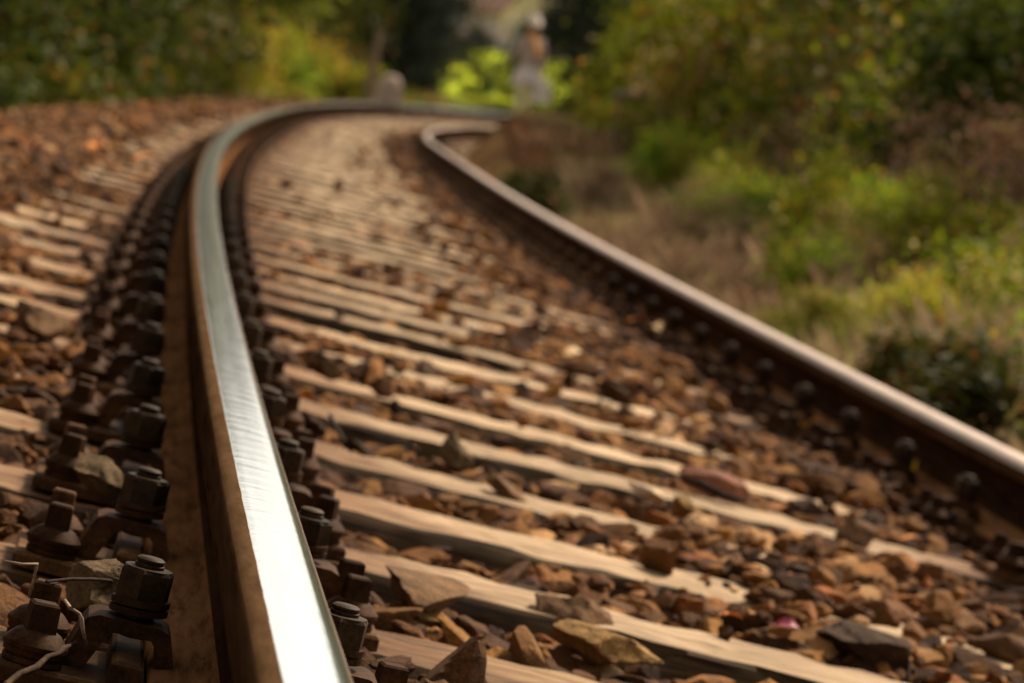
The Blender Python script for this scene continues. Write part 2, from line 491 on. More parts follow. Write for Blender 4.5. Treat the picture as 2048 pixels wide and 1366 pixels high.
def m_ground():
    m, n, l, p = mat_new('earth')
    v = coord(n, l, 'Object')
    f = noise(n, l, v, 1.1, 8, 0.7)
    c = ramp(n, l, f, [(0.3, (.07, .038, .018)), (0.5, (.14, .080, .038)), (0.65, (.19, .115, .055)), (0.8, (.10, .095, .025))])
    c = mixc(n, l, attr(n), c, ramp(n, l, f, [(0.3, (.05, .065, .015)), (0.5, (.10, .125, .025)), (0.7, (.17, .16, .045))]))   # rough grass away from the line
    g = noise(n, l, v, 30, 6, 0.7)
    c = mixc(n, l, 1.0, c, ramp(n, l, g, [(0.3, (.5, .5, .5)), (0.7, (1.3, 1.3, 1.3))]), 'MULTIPLY')
    l.new(c, p.inputs['Base Color']); p.inputs['Roughness'].default_value = 0.95; p.inputs['Specular IOR Level'].default_value = 0.0
    bump(n, l, g, p, 0.8, 0.03)
    return m
M_GROUND = m_ground()

def m_meadow():
    m, n, l, p = mat_new('meadow_grass')
    v = coord(n, l, 'Object')
    f = noise(n, l, v, 0.35, 6, 0.6)
    l.new(ramp(n, l, f, [(0.3, (.32, .42, .03)), (0.55, (.48, .56, .04)), (0.75, (.62, .50, .03))]), p.inputs['Base Color'])
    p.inputs['Roughness'].default_value = 0.9; p.inputs['Specular IOR Level'].default_value = 0.0
    return m
M_MEADOW = m_meadow()

# ------------------------------------------------------------------ ground
def axis(breaks):
    out = []
    for a, b, st in breaks: out += list(np.arange(a, b, st))
    return np.array(out + [breaks[-1][1]])
gx = axis([(-600, -100, 50), (-100, -20, 8), (-20, -6, 1.0), (-6, 16, 0.25), (16, 40, 1.2), (40, 120, 8), (120, 700, 58)])
gy = axis([(-150, -20, 13), (-20, -6, 1.4), (-6, 75, 0.4), (75, 130, 1.5), (130, 300, 8), (300, 1500, 80)])
GX, GY = np.meshgrid(gx, gy)
GZ = ground_z(GX, GY)
nx_, ny_ = len(gx), len(gy)
ii = np.arange(ny_-1)[:, None]*nx_ + np.arange(nx_-1)[None]
GF = np.stack([ii, ii+1, ii+1+nx_, ii+nx_], -1).reshape(-1, 4)
_S, _U, _Z = lateral(GX, GY)
ground = link('ground', np_mesh('ground', np.stack([GX, GY, GZ], -1).reshape(-1, 3), GF, rnd=smooth(3.0, 6.0, np.abs(_U-.75)), smooth_=True), M_GROUND)
tag(ground, 'brown earth under the track and the verges', 'ground', kind='structure')

# bright meadow beyond the far trees
fx = np.linspace(-14, 40, 40); fy = np.linspace(112, 250, 50)
FX, FY = np.meshgrid(fx, fy); FX = FX + (FY-112)*0.10
FZ = ground_z(FX, FY) + 0.03
ii = np.arange(49)[:, None]*40 + np.arange(39)[None]
field = link('field', np_mesh('field', np.stack([FX, FY, FZ], -1).reshape(-1, 3), np.stack([ii, ii+1, ii+41, ii+40], -1).reshape(-1, 4), smooth_=True), M_MEADOW)
tag(field, 'bright yellow green meadow rising beyond the dark trees', 'meadow', kind='structure')

# ------------------------------------------------------------------ rails
def rail_profile():
    half = [(0.0, 0.0), (.012, -.0003), (.020, -.0011), (.0265, -.0030), (.0310, -.0062), (.0333, -.0105), (.0345, -.016), (.0352, -.036), (.0340, -.0388),
            (.0205, -.0445), (.0125, -.0505), (.0092, -.060), (.0082, -.080), (.0088, -.104), (.0120, -.118), (.0200, -.1275), (.0340, -.1335), (.0600, -.1395), (.0625, -.1420), (.0625, -.1515), (.0615, ZP)]
    return half + [(-x, z) for x, z in half[:0:-1]]
def make_rail(lat, polished_from, polished_to, mat_top, s1):
    prof = rail_profile(); n = len(prof)
    S = np.concatenate([np.arange(-5.5, 12, .08), np.arange(12, s1, .3)])
    V = np.concatenate([tpos(S, lat+x, z)[:, None] for x, z in prof], 1).reshape(-1, 3)
    m = len(S)
    a = np.arange(m-1)[:, None]*n + np.arange(n)[None]
    b = np.arange(m-1)[:, None]*n + (np.arange(n)[None]+1) % n
    F = np.stack([a, a+n, b+n, b], -1).reshape(-1, 4)
    top = []
    for j in range(n):
        xm = (prof[j][0]+prof[(j+1) % n][0])/2; zm = (prof[j][1]+prof[(j+1) % n][1])/2
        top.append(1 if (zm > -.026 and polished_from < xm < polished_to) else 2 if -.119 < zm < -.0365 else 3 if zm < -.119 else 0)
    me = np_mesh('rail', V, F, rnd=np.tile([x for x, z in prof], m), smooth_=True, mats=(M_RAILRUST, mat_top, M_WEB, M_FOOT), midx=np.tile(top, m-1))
    return link('rail', me)
rail1 = make_rail(0.0, -.0300, .036, M_POLISH, 100)
tag(rail1, 'near rail of the curve with a bright mirror polished running surface', 'rail', 'rails of the curved track')
rail2 = make_rail(G, -.036, .030, M_DULL, 100)
tag(rail2, 'inner rail beside the weedy bank with a dull pinkish grey top', 'rail', 'rails of the curved track')

# ------------------------------------------------------------------ sleepers
N0, N1 = -3, 150
def sleeper_mesh(seed, mat, side):
    r = np.random.default_rng(seed)
    prof = [(-.13, -.16), (-.13, -.075), (-.119, -.034), (-.104, -.007), (-.097, 0), (-.045, .001), (0, .001), (.045, .001), (.097, 0), (.104, -.007), (.119, -.034), (.13, -.075), (.13, -.16)]
    xs = np.linspace(-.549, 2.051, 66); n = len(prof); m = len(xs)
    ph = r.uniform(0, 6, 8)
    V = np.zeros((m, n, 3))
    for j, (y, z) in enumerate(prof):
        e = r.normal(0, .0016, m); e = np.convolve(e, [.25, .5, .25], 'same')
        e2 = r.normal(0, .0016, m)
        V[:, j, 0] = xs
        V[:, j, 1] = y*(1+.02*np.sin(xs*1.3+ph[0])) + .003*np.sin(xs*2.2+ph[1]) + e*(1 if abs(y) > .1 else .3)
        V[:, j, 2] = ZS + z + (e2 if z > -.02 else 0) - .003*(1+np.sin(xs*3+ph[2])) * (z > -.02)
        if z > -.013 and abs(y) > .08:      # chipped top edges
            chips = (r.random(m) < .08)*r.uniform(.002, .009, m)
            V[:, j, 2] -= chips; V[:, j, 1] -= np.sign(y)*chips*.7
    a = (np.arange(m-1)[:, None]*n + np.arange(n)[None])
    b = (np.arange(m-1)[:, None]*n + (np.arange(n)[None]+1) % n)
    F = np.stack([a, b, b+n, a+n], -1).reshape(-1, 4).tolist()
    F += [tuple(range(n))[::-1], tuple(range((m-1)*n, m*n))]
    me = bpy.data.meshes.new('sleeper'); me.from_pydata(V.reshape(-1, 3).tolist(), [], F); me.update()
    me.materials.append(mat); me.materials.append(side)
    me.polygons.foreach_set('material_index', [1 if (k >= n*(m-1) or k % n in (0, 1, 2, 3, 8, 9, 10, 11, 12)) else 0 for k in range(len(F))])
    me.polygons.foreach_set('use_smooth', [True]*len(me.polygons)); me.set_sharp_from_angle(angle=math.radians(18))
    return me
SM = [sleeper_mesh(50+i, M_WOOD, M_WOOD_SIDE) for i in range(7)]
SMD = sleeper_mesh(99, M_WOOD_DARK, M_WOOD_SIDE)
ORD = ['first', 'second', 'third', 'fourth', 'fifth', 'sixth', 'seventh', 'eighth', 'ninth', 'tenth', 'eleventh', 'twelfth', 'thirteenth', 'fourteenth', 'fifteenth', 'sixteenth']
SL_S = {}
for i in range(N0, 135):
    s = i*PITCH + (R.uniform(-.018, .018) if i > 3 else 0)
    SL_S[i] = s
    o = link('sleeper', SMD if i in (1,) else SM[i % 7])
    o.matrix_world = frame(s, R.uniform(-.02, .02), R.uniform(-.004, .002)-.0005, R.uniform(-.008, .008))
    if i < 1: lab = 'wooden sleeper at the bottom edge, mostly under stones, nearest the camera'
    elif i == 1: lab = 'dark oily brown wooden sleeper, foremost of those crossing the bottom edge'
    elif i < 15: lab = 'pale weathered wooden sleeper, %s behind the dark oily front sleeper' % ORD[i-2]
    else: lab = 'small pale sleeper far along the curve, blurred'
    tag(o, lab, 'sleeper', 'wooden sleepers under the rails')

# ------------------------------------------------------------------ fastenings
def plate_mb():
    b = MB()
    b.box(-.187, .166, -.08, .08, ZS+.0005, ZP, .003)
    for sx in (-1, 1):
        x0, x1 = sorted((sx*.0665, sx*.094))
        b.box(x0, x1, -.0775, .0775, ZP-.002, ZP+.0205, .003, .0012)
    return b
def clamp_mb(sg):
    o = [(-.131, ZP), (-.131, ZP+.006), (-.122, ZP+.034), (-.118, ZP+.0415), (-.110, ZP+.045), (-.060, ZP+.045), (-.053, ZP+.042), (-.0495, ZP+.035), (-.0440, ZP+.0195), (-.0440, ZP+.0145),
         (-.0585, ZP+.0142), (-.0608, ZP+.029), (-.0655, ZP+.0340), (-.0955, ZP+.0340), (-.1005, ZP+.029), (-.113, ZP)]
    if sg > 0: o = [(-x, z) for x, z in o][::-1]
    return MB().prism(o, -.030, .030)
def bolt_mb(sg):
    x = sg*.080
    return MB().lathe(x, 0, [(.0112, ZP+.03), (.0112, ZP+.087), (.0120, ZP+.0875), (.0120, ZP+.0895), (.0104, ZP+.0905), (.0115, ZP+.0915), (.0115, ZP+.0935), (.0095, ZP+.095)], 20)
def nut_mb(sg, rot):
    x = sg*.080
    return MB().lathe(x, 0, [(.0215, ZP+.0585), (.0225, ZP+.060), (.0225, ZP+.0835), (.0205, ZP+.0860), (.0165, ZP+.0865), (.0160, ZP+.0855)], 6, rot).lathe(x, 0, [(.0195, ZP+.084), (.0192, ZP+.0866), (.0165, ZP+.0870)], 24)
def washer_mb(sg):
    x = sg*.080; b = MB()
    n = 44; vs = []; fs = []; turns = 1.85
    for i in range(n):
        a = 2*math.pi*turns*i/(n-1)+.9
        z = ZP+.0455+.0068*turns*i/(n-1)*1.0
        for r, dz in ((.0135, 0), (.0235, 0), (.0235, .0052), (.0135, .0052)):
            vs.append((x+r*math.cos(a), r*math.sin(a), z+dz))
    for i in range(n-1):
        for j in range(4): fs.append((i*4+j, (i+1)*4+j, (i+1)*4+(j+1) % 4, i*4+(j+1) % 4))
    fs += [(0, 1, 2, 3), ((n-1)*4+3, (n-1)*4+2, (n-1)*4+1, (n-1)*4)]
    return b.add(vs, fs)
def screw_mb(x, y, rot):
    b = MB()
    b.lathe(x, y, [(.0225, ZP), (.0240, ZP+.0012), (.0240, ZP+.0052), (.0215, ZP+.0060), (.0215, ZP+.0072), (.0245, ZP+.0078), (.0250, ZP+.0120), (.0262, ZP+.0128), (.0262, ZP+.0165), (.0185, ZP+.0245), (.0150, ZP+.0265)], 24)
    c, s_ = math.cos(rot), math.sin(rot)
    q = MB().box(-.0118, .0118, -.0100, .0100, ZP+.0262, ZP+.0490, .0018, .0010, .0008)
    b.add([(x+p[0]*c-p[1]*s_, y+p[0]*s_+p[1]*c, p[2]) for p in q.v], q.f)
    return b
SCREWS = [(-.153, -.055), (-.153, .055), (.135, -.055), (.135, .055)]
plate_me = plate_mb().mesh('base_plate', M_PLATE)
clamp_me = {sg: clamp_mb(sg).mesh('clamp', M_IRON, 32) for sg in (-1, 1)}
bolt_me = {sg: bolt_mb(sg).mesh('clamp_bolt', M_NUT, 40) for sg in (-1, 1)}
nut_me = {(sg, k): nut_mb(sg, .35+.31*k).mesh('nut', M_NUT, 30) for sg in (-1, 1) for k in range(4)}
washer_me = {sg: washer_mb(sg).mesh('spring_washer', M_IRON, 30) for sg in (-1, 1)}
screw_me = {(j, k): screw_mb(*SCREWS[j], .25*k-.3).mesh('sleeper_screw', M_IRON, 40) for j in range(4) for k in range(3)}
_all = MB()
for q in [plate_mb(), clamp_mb(-1), clamp_mb(1), bolt_mb(-1), bolt_mb(1), nut_mb(-1, .4), nut_mb(1, .6), washer_mb(-1), washer_mb(1)]+[screw_mb(*c, .1) for c in SCREWS]:
    _all.add(q.v, q.f)
M_DUSTY = m_rust('dusty_iron', [(0.3, (.050, .026, .013)), (0.52, (.095, .050, .024)), (0.75, (.16, .085, .040))], 26, 0.7, 0, .4, None, .03)
whole_me = _all.mesh('rail_fastening', M_DUSTY, 35)

def fastening_parts(root):
    link('base_plate', plate_me, parent=root)
    for sg in (-1, 1):
        link('clamp', clamp_me[sg], parent=root)
        b = link('clamp_bolt', bolt_me[sg], parent=root)
        link('nut', nut_me[(sg, R.randrange(4))], parent=b)
        link('spring_washer', washer_me[sg], parent=b)
    for j in range(4):
        link('sleeper_screw', screw_me[(j, R.randrange(3))], parent=root)
for i in range(N0, 135):
    for lat, rz, which in ((0.0, 0.0, 0), (G, math.pi, 1)):
        m = frame(SL_S[i], lat, R.uniform(-.0008, .0008), rz)
        if i <= 16:
            o = empty('rail_fastening', m); fastening_parts(o)
        else:
            o = link('rail_fastening', whole_me); o.matrix_world = m
        if which == 0:
            if i < 0: lab = 'rusty clamp fastening of the polished rail below the bottom edge'
            elif i < 14: lab = 'rusty bolted fastening of the polished rail, %s from the camera' % ORD[i]
            else: lab = 'tiny blurred fastening far along the polished rail'
            g = 'bolted fastenings along the polished rail'
        else:
            if i < 5: lab = 'rusty fastening of the dull inner rail, outside the lower right edge'
            elif i < 17: lab = 'rusty fastening of the dull inner rail, %s from the right edge' % ORD[i-5]
            else: lab = 'tiny blurred fastening far along the dull inner rail'
            g = 'bolted fastenings along the dull inner rail'
        tag(o, lab, 'rail fastening', g)

# ------------------------------------------------------------------ stones
def ico(level):
    t = (1+5**.5)/2
    v = [(-1, t, 0), (1, t, 0), (-1, -t, 0), (1, -t, 0), (0, -1, t), (0, 1, t), (0, -1, -t), (0, 1, -t), (t, 0, -1), (t, 0, 1), (-t, 0, -1), (-t, 0, 1)]
    f = [(0, 11, 5), (0, 5, 1), (0, 1, 7), (0, 7, 10), (0, 10, 11), (1, 5, 9), (5, 11, 4), (11, 10, 2), (10, 7, 6), (7, 1, 8), (3, 9, 4), (3, 4, 2), (3, 2, 6), (3, 6, 8), (3, 8, 9), (4, 9, 5), (2, 4, 11), (6, 2, 10), (8, 6, 7), (9, 8, 1)]
    v = [np.array(p)/np.linalg.norm(p) for p in v]
    for _ in range(level):
        cache = {}; nf = []
        def mid(a, b):
            k = (min(a, b), max(a, b))
            if k not in cache:
                p = v[a]+v[b]; v.append(p/np.linalg.norm(p)); cache[k] = len(v)-1
            return cache[k]
        for a, b, c in f:
            ab, bc, ca = mid(a, b), mid(b, c), mid(c, a)
            nf += [(a, ab, ca), (b, bc, ab), (c, ca, bc), (ab, bc, ca)]
        f = nf
    return np.array(v), np.array(f)
ICO = {k: ico(k) for k in (1, 2, 3, 4)}
def stone_shape(level, seed, planes=11, flat=0.62):
    """angular broken stone: a ball cut by random planes, then stretched"""
    r = np.random.default_rng(seed)
    D, F = ICO[level]
    q = np.arange(planes)+.5
    ph = np.arccos(1-2*q/planes); th = np.pi*(1+5**.5)*q + r.uniform(0, 6.28)
    N = np.stack([np.cos(th)*np.sin(ph), np.sin(th)*np.sin(ph), np.cos(ph)], -1) + r.normal(0, .30, (planes, 3))
    N /= np.linalg.norm(N, axis=1)[:, None]
    d = r.uniform(.50, .92, planes)
    dots = D@N.T
    rad = np.where(dots > .05, d/np.maximum(dots, .05), 9).min(1)
    rad = np.minimum(rad, 1.35)*(1+r.normal(0, .008, len(rad)))
    V = D*rad[:, None]*np.array([1, r.uniform(.48, .88), r.uniform(flat*.6, flat*1.2)])
    return V-np.array([0, 0, 0]), F
def rot_mats(n, tilt):
    a = RNG.uniform(0, 2*np.pi, n); ca, sa = np.cos(a), np.sin(a)
    Z = np.zeros((n, 3, 3)); Z[:, 0, 0] = ca; Z[:, 0, 1] = -sa; Z[:, 1, 0] = sa; Z[:, 1, 1] = ca; Z[:, 2, 2] = 1
    b = RNG.normal(0, tilt, n); cb, sb = np.cos(b), np.sin(b)
    X = np.zeros((n, 3, 3)); X[:, 0, 0] = 1; X[:, 1, 1] = cb; X[:, 1, 2] = -sb; X[:, 2, 1] = sb; X[:, 2, 2] = cb
    c = RNG.uniform(0, 2*np.pi, n); cc, sc = np.cos(c), np.sin(c)
    Z2 = np.zeros((n, 3, 3)); Z2[:, 0, 0] = cc; Z2[:, 0, 1] = -sc; Z2[:, 1, 0] = sc; Z2[:, 1, 1] = cc; Z2[:, 2, 2] = 1
    return Z2@X@Z

_slc = np.array([SL_S[i] for i in range(N0, 135)])
def over_sleeper(s, u, m=0.0):
    d = np.abs(s[:, None]-_slc[None]).min(1) if len(s) < 20000 else np.concatenate([np.abs(s[k:k+20000, None]-_slc[None]).min(1) for k in range(0, len(s), 20000)])
    return (d < .105+m) & (u > -.55) & (u < 2.05), d
def fill_level(s, u):
    """height of the stone surface above the rail-head plane"""
    n = .008*np.sin(3.1*s+2*u)+.008*np.sin(5.7*u-1.9*s+1)+.007*np.sin(1.3*s+7*u)
    z = ZS - .013 + n - .010*smooth(.05, .2, u)*(1-smooth(.55, .8, u))
    z = z + .050*smooth(-.36, -.60, u) - .20*np.clip(-.55-u, 0, .6) - .30*smooth(-1.15, -1.8, u)         # shoulder over the sleeper ends
    z = z + .034*smooth(.70, 1.20, u)*(.45+.55*np.sin(2.6*s+2.1*u+.6*np.sin(5*u)))*(1-smooth(1.30, 1.40, u))              # stones spill over the sleepers towards the inner rail
    z = z - .07*smooth(1.9, 2.5, u) - .016*smooth(8, 14, s)*(u > -.3)*(u < 1.0)
    z = np.where(u > 2.5, CANT*u*1.0 - .43 + .58*smooth(32, 52, s), z)
    return z
VB, FB, RB = [], [], []
_off = 0
def emit(level, s, u, z, size, tilt=.42, flat=.50, nvar=18, rnd=None):
    global _off
    n = len(s)
    if n == 0: return
    P = tpos(s, u, z)
    Rm = rot_mats(n, tilt)
    var = RNG.integers(0, nvar, n)
    rv = RNG.random(n) if rnd is None else rnd
    near = np.minimum(np.abs(u), np.abs(u-G))
    rv = rv*(1-.60*np.exp(-(near/.22)**2))                    # brake dust and grease beside the rails
    for k in range(nvar):
        idx = np.nonzero(var == k)[0]
        if len(idx) == 0: continue
        V, F = stone_shape(level, 1000*level+k, flat=flat)
        W = np.einsum('nij,vj->nvi', Rm[idx]*size[idx][:, None, None], V) + P[idx][:, None]
        m = len(V)
        VB.append(W.reshape(-1, 3).astype(np.float32))
        FB.append((F[None]+(np.arange(len(idx))*m)[:, None, None]+_off).reshape(-1, 3).astype(np.int32))
        RB.append(np.repeat(rv[idx], m).astype(np.float32))
        _off += len(idx)*m
def scatter(s0, s1, u0, u1, dens, level, smin, smax, layers=1):
    n = int((s1-s0)*(u1-u0)*dens)
    for ly in range(layers):
        s = RNG.uniform(s0, s1, n); u = RNG.uniform(u0, u1, n)
        size = smin+(smax-smin)*RNG.random(n)**2.2
        os_, dd = over_sleeper(s, u, .012)
        z = fill_level(s, u) - ly*.035 + RNG.normal(0, .007, n) - size*.28
        top = z + size*.55
        nr = np.minimum(np.abs(u), np.abs(u-G))
        # below the sleeper top: not inside the sleeper
        keep = ~os_ | ((z > ZS+.1*size) & (ly == 0))
        # on sleepers stones must sit on top
        spill = os_ & keep
        z = np.where(spill, np.maximum(z, ZS+size*.30), z)
        # thin the spill near the cleaner half
        # rails and plates stay clear
        keep &= ~((nr < .075+size*.8) & (top > ZP-.004))
        keep &= ~((dd < .085+size) & (nr < .20+size*.7) & (top > ZS-.01))
        emit(level, s[keep], u[keep], z[keep], size[keep])
scatter(-3.2, 4.2, -1.5, 2.6, 760, 2, .020, .058, 2)
scatter(-3.2, 4.2, -1.5, 2.6, 500, 1, .008, .020, 1)
scatter(4.2, 7.5, -1.6, 2.7, 560, 2, .022, .060, 1)
scatter(7.5, 13, -1.6, 2.7, 560, 1, .022, .060, 1)
scatter(4.2, 13, -1.6, 2.7, 260, 1, .018, .045, 1)
scatter(13, 34, -1.9, 2.9, 210, 1, .028, .065, 1)
scatter(12, 60, 2.4, 4.2, 120, 1, .015, .045, 1)
scatter(34, 90, -2.1, 3.0, 90, 1, .04, .085, 1)
# stones lying loose on top of the sleepers, thicker towards the inner rail and in drifts
def loose(s0, s1, n, level, smin, smax):
    s = RNG.uniform(s0, s1, n); u = RNG.uniform(-.55, 2.0, n)
    size = smin+(smax-smin)*RNG.random(n)**2
    p = .02 + .03*smooth(4, 0, s) + .30*smooth(.60, 1.25, u) + .45*smooth(-.28, -.46, u)
    p = p*(.55+.45*np.sin(2.3*s+4*u)) + .10*smooth(.2, .7, u)
    nr = np.minimum(np.abs(u), np.abs(u-G))
    os_, dd = over_sleeper(s, u, -.01)
    keep = (RNG.random(n) < p) & (nr > .21+size) & os_
    emit(level, s[keep], u[keep], np.full(keep.sum(), ZS)+size[keep]*.36, size[keep], .25, .55)
loose(-2.5, 4.2, 2600, 2, .012, .045)
loose(4.2, 16, 4200, 1, .014, .05)
loose(16, 40, 3500, 1, .02, .055)
# grit on the wood
def grit(s0, s1, n):
    s = RNG.uniform(s0, s1, n); u = RNG.uniform(-.5, 2.0, n); size = RNG.uniform(.002, .006, n)
    os_, dd = over_sleeper(s, u, -.01); nr = np.minimum(np.abs(u), np.abs(u-G))
    k = os_ & (nr > .19)
    emit(1, s[k], u[k], np.full(k.sum(), ZS)+size[k]*.4, size[k])
bal = link('ballast', np_mesh('ballast', np.concatenate(VB), np.concatenate(FB), rnd=np.concatenate(RB), mats=(M_BALLAST,)))
tag(bal, 'rust brown broken stone ballast between and beside the sleepers', 'ballast', kind='stuff')
del VB, FB, RB

# ------------------------------------------------------------------ single stones one can point to
def solid(colr, name): 
    m = m_stone(name, [(0, tuple(c*.92 for c in colr)), (1, tuple(c*1.08 for c in colr))]); return m
STONE_MATS = {'brown': solid((.16, .095, .05), 'brown_stone'), 'ochre': solid((.27, .165, .065), 'ochre_stone'), 'tan': solid((.115, .078, .042), 'tan_stone'),
              'dark': solid((.060, .036, .022), 'dark_stone'), 'pale': solid((.58, .47, .36), 'cream_stone'), 'orange': solid((.34, .17, .065), 'orange_stone'),
              'red': solid((.25, .12, .085), 'reddish_stone'), 'grey': solid((.14, .080, .040), 'grey_brown_stone')}
def named_stone(px, py, h, dims, kind, label, seed, rz=0, tilt=(0, 0), level=4):
    s, u = on_track(px, py, h)
    V, F = stone_shape(level, 7000+seed, planes=13, flat=1.0)
    V = V/np.abs(V).max(0)*np.array(dims)/2
    V = V + .0012*np.sin(V*310+seed)*np.array([1, 1, 1])
    me = np_mesh('stone', V, F, mats=(STONE_MATS[kind],), smooth_=False)
    me.polygons.foreach_set('use_smooth', [True]*len(me.polygons)); me.set_sharp_from_angle(angle=math.radians(16))
    o = link('stone', me)
    o.matrix_world = frame(s, u, h+.012) @ Matrix.Rotation(rz, 4, 'Z') @ Matrix.Rotation(tilt[0], 4, 'X') @ Matrix.Rotation(tilt[1], 4, 'Y')
    tag(o, label, 'stone', 'larger loose stones on the track')
named_stone(850, 1205, -.160, (.105, .13, .034), 'brown', 'flat brown slab of stone overhanging an ochre stone beside the dark front sleeper', 1, -.5, (.10, .22))
named_stone(842, 1258, -.195, (.080, .07, .050), 'ochre', 'lumpy ochre stone under the overhanging flat slab', 2, .3, (0, .15))
named_stone(1740, 1318, -.165, (.13, .12, .075), 'dark', 'big dark stone on the sleeper end at the bottom right', 3, .4, (.1, .1))
named_stone(190, 1195, -.125, (.058, .075, .060), 'tan', 'smooth tan stone wedged between nearest clamp and its sleeper screws', 4, .5, (.15, .1))
named_stone(186, 968, -.125, (.072, .075, .055), 'tan', 'tan stone behind the sleeper screws of the second clamp', 5, 1.2, (.1, .2))
named_stone(75, 655, -.125, (.085, .12, .055), 'brown', 'large brown wedge stone tilted across two sleepers left of the polished rail', 6, -.5, (.2, .55))
named_stone(1292, 1000, -.150, (.062, .06, .020), 'pale', 'flat cream stone between the pale sleepers in mid track', 7, .2, (.05, .05))
named_stone(655, 752, -.140, (.055, .07, .045), 'grey', 'grey brown stone lying on a sleeper by the polished rail', 8, .4, (.1, .1))
named_stone(1366, 1028, -.165, (.055, .06, .045), 'ochre', 'round ochre stone just below the flat cream stone', 9, .3)
named_stone(1432, 985, -.150, (.14, .06, .045), 'red', 'long reddish stone lying level with the flat cream stone', 10, -.25, (.1, .08))
named_stone(942, 668, -.150, (.05, .06, .036), 'pale', 'small cream stone at the broken end of a sleeper', 11, .4, (.2, .1))
named_stone(1112, 706, -.150, (.08, .09, .045), 'orange', 'orange stone among the brown ones in the middle of the track', 12, .4, (.1, .1))
named_stone(1195, 1312, -.180, (.14, .09, .05), 'ochre', 'long ochre stone in front of the palest sleeper at the bottom edge', 13, -.35, (.25, .1))
named_stone(1610, 1032, -.140, (.075, .06, .034), 'dark', 'dark flat stone sitting on a pale sleeper at the right', 14, .1, (.05, .05))
named_stone(1212, 822, -.150, (.05, .05, .022), 'pale', 'small pale yellow stone far up the middle of the track', 15, .2)
named_stone(1120, 1262, -.185, (.13, .10, .06), 'grey', 'grey brown blocky stone beside the long ochre stone', 16, .5, (.1, -.1))
named_stone(905, 930, -.165, (.065, .06, .06), 'tan', 'upright tan stone leaning on a sleeper edge', 17, .9, (.3, .1))
named_stone(1010, 1000, -.180, (.085, .05, .04), 'brown', 'brown stone close under a pale sleeper edge', 18, .1, (.1, .3))

# ------------------------------------------------------------------ fallen leaves and twigs
def leaf_mesh(seed):
    r = random.Random(seed)
    L, Wd = 1.0, .62
    pts = []
    n = 9
    for i in range(n):
        t = i/(n-1); w = Wd*.5*math.sin(math.pi*min(1, t*.93+.05))**.8*(1 if i % 2 else .86)
        z = .22*math.sin(t*2.6+r.uniform(-.3, .3))
        pts.append([(t*L-.5, -w, z+.16*w*2), (t*L-.5, 0, z), (t*L-.5, w, z+.2*w*2)])
    vs = [p for row in pts for p in row]; fs = []
    for i in range(n-1):
        for j in range(2): fs.append((i*3+j, i*3+j+1, (i+1)*3+j+1, (i+1)*3+j))
    b = MB().add(vs, fs)
    b.tube([(-.5, 0, .0), (-.68, .03, .03), (-.85, .02, .10)], [.02, .016, .012], 5)
    return b
LEAF_MATS = {k: m_plain('leaf_'+k, c, .5, 0, 20) for k, c in dict(orange=(.62, .20, .02), yellow=(.70, .38, .03), lemon=(.50, .38, .03), tan=(.55, .36, .16), crimson=(.22, .01, .04)).items()}
def fallen_leaf(px, py, h, size, kind, label, seed, rz=None, tilt=.3):
    s, u = on_track(px, py, h)
    o = link('fallen_leaf', leaf_mesh(seed).mesh('fallen_leaf', LEAF_MATS[kind], 60))
    rr = random.Random(seed)
    o.matrix_world = frame(s, u, h) @ Matrix.Rotation(rz if rz is not None else rr.uniform(0, 6), 4, 'Z') @ Matrix.Rotation(rr.uniform(-tilt, tilt), 4, 'X') @ Matrix.Scale(size, 4)
    tag(o, label, 'leaf', 'fallen autumn leaves on the track')
fallen_leaf(608, 801, -.135, .034, 'orange', 'small orange leaf beside the inner bolts of the polished rail', 1, .4, .9)
fallen_leaf(1828, 945, -.125, .060, 'yellow', 'golden yellow leaf lying near the inner rail at the right edge', 2, .3, .5)
fallen_leaf(1632, 858, -.125, .060, 'yellow', 'folded golden leaf standing on stones before the inner rail', 3, -.8, 1.0)
fallen_leaf(1275, 645, -.130, .060, 'orange', 'orange leaf up the track near the inner rail', 4, .5, .9)
fallen_leaf(1310, 662, -.125, .070, 'tan', 'pale tan leaf standing upright up the track', 5, -1.2, 1.3)
fallen_leaf(1572, 1258, -.150, .030, 'crimson', 'crimson leaf between two pale sleepers at the lower right', 6, .2, .9)
fallen_leaf(1676, 1272, -.155, .028, 'lemon', 'lemon yellow leaf right of the crimson leaf', 7, .3, .3)
fallen_leaf(1460, 1240, -.145, .030, 'orange', 'tiny orange leaf on a stone left of the crimson leaf', 8, .1, .4)
fallen_leaf(1822, 1085, -.140, .034, 'orange', 'small orange leaf on stones over a sleeper at the right', 9, .1, .5)
fallen_leaf(1148, 715, -.130, .060, 'tan', 'tan leaf on the stones beside the orange stone', 10, .6, .7)
fallen_leaf(296, 328, -.090, .11, 'orange', 'orange leaf on the stone shoulder left of the polished rail', 11, .3, .6)
fallen_leaf(190, 300, -.080, .08, 'orange', 'upright amber leaf standing on the stone shoulder', 12, 1.2, 1.2)
fallen_leaf(300, 215, -.060, .12, 'orange', 'golden leaf on the crest of the stone shoulder below dark shrubs', 13, .9, 1.0)
fallen_leaf(985, 560, -.140, .06, 'tan', 'faint tan leaf high up the middle of the track', 14, .3, .7)
def twig(label, pix, h, rad, mat):
    P = []
    for (px, py), hh in zip(pix, h):
        s, u = on_track(px, py, hh); P.append(tpos(s, u, hh))
    o = link('twig', MB().tube([tuple(p) for p in P], rad, 7).mesh('twig', mat, 60))
    tag(o, label, 'twig', 'dry twigs among the stones')
twig('thick knobbly grey brown twig on the plate of the nearest fastening', [(10, 1375), (38, 1352), (72, 1335), (95, 1318), (118, 1308), (125, 1300), (140, 1296), (153, 1288)],
     [-.125, -.122, -.120, -.118, -.116, -.115, -.114, -.110], [.0026, .0022, .0025, .0021, .0020, .0030, .0019, .0017], M_TWIG_MID)
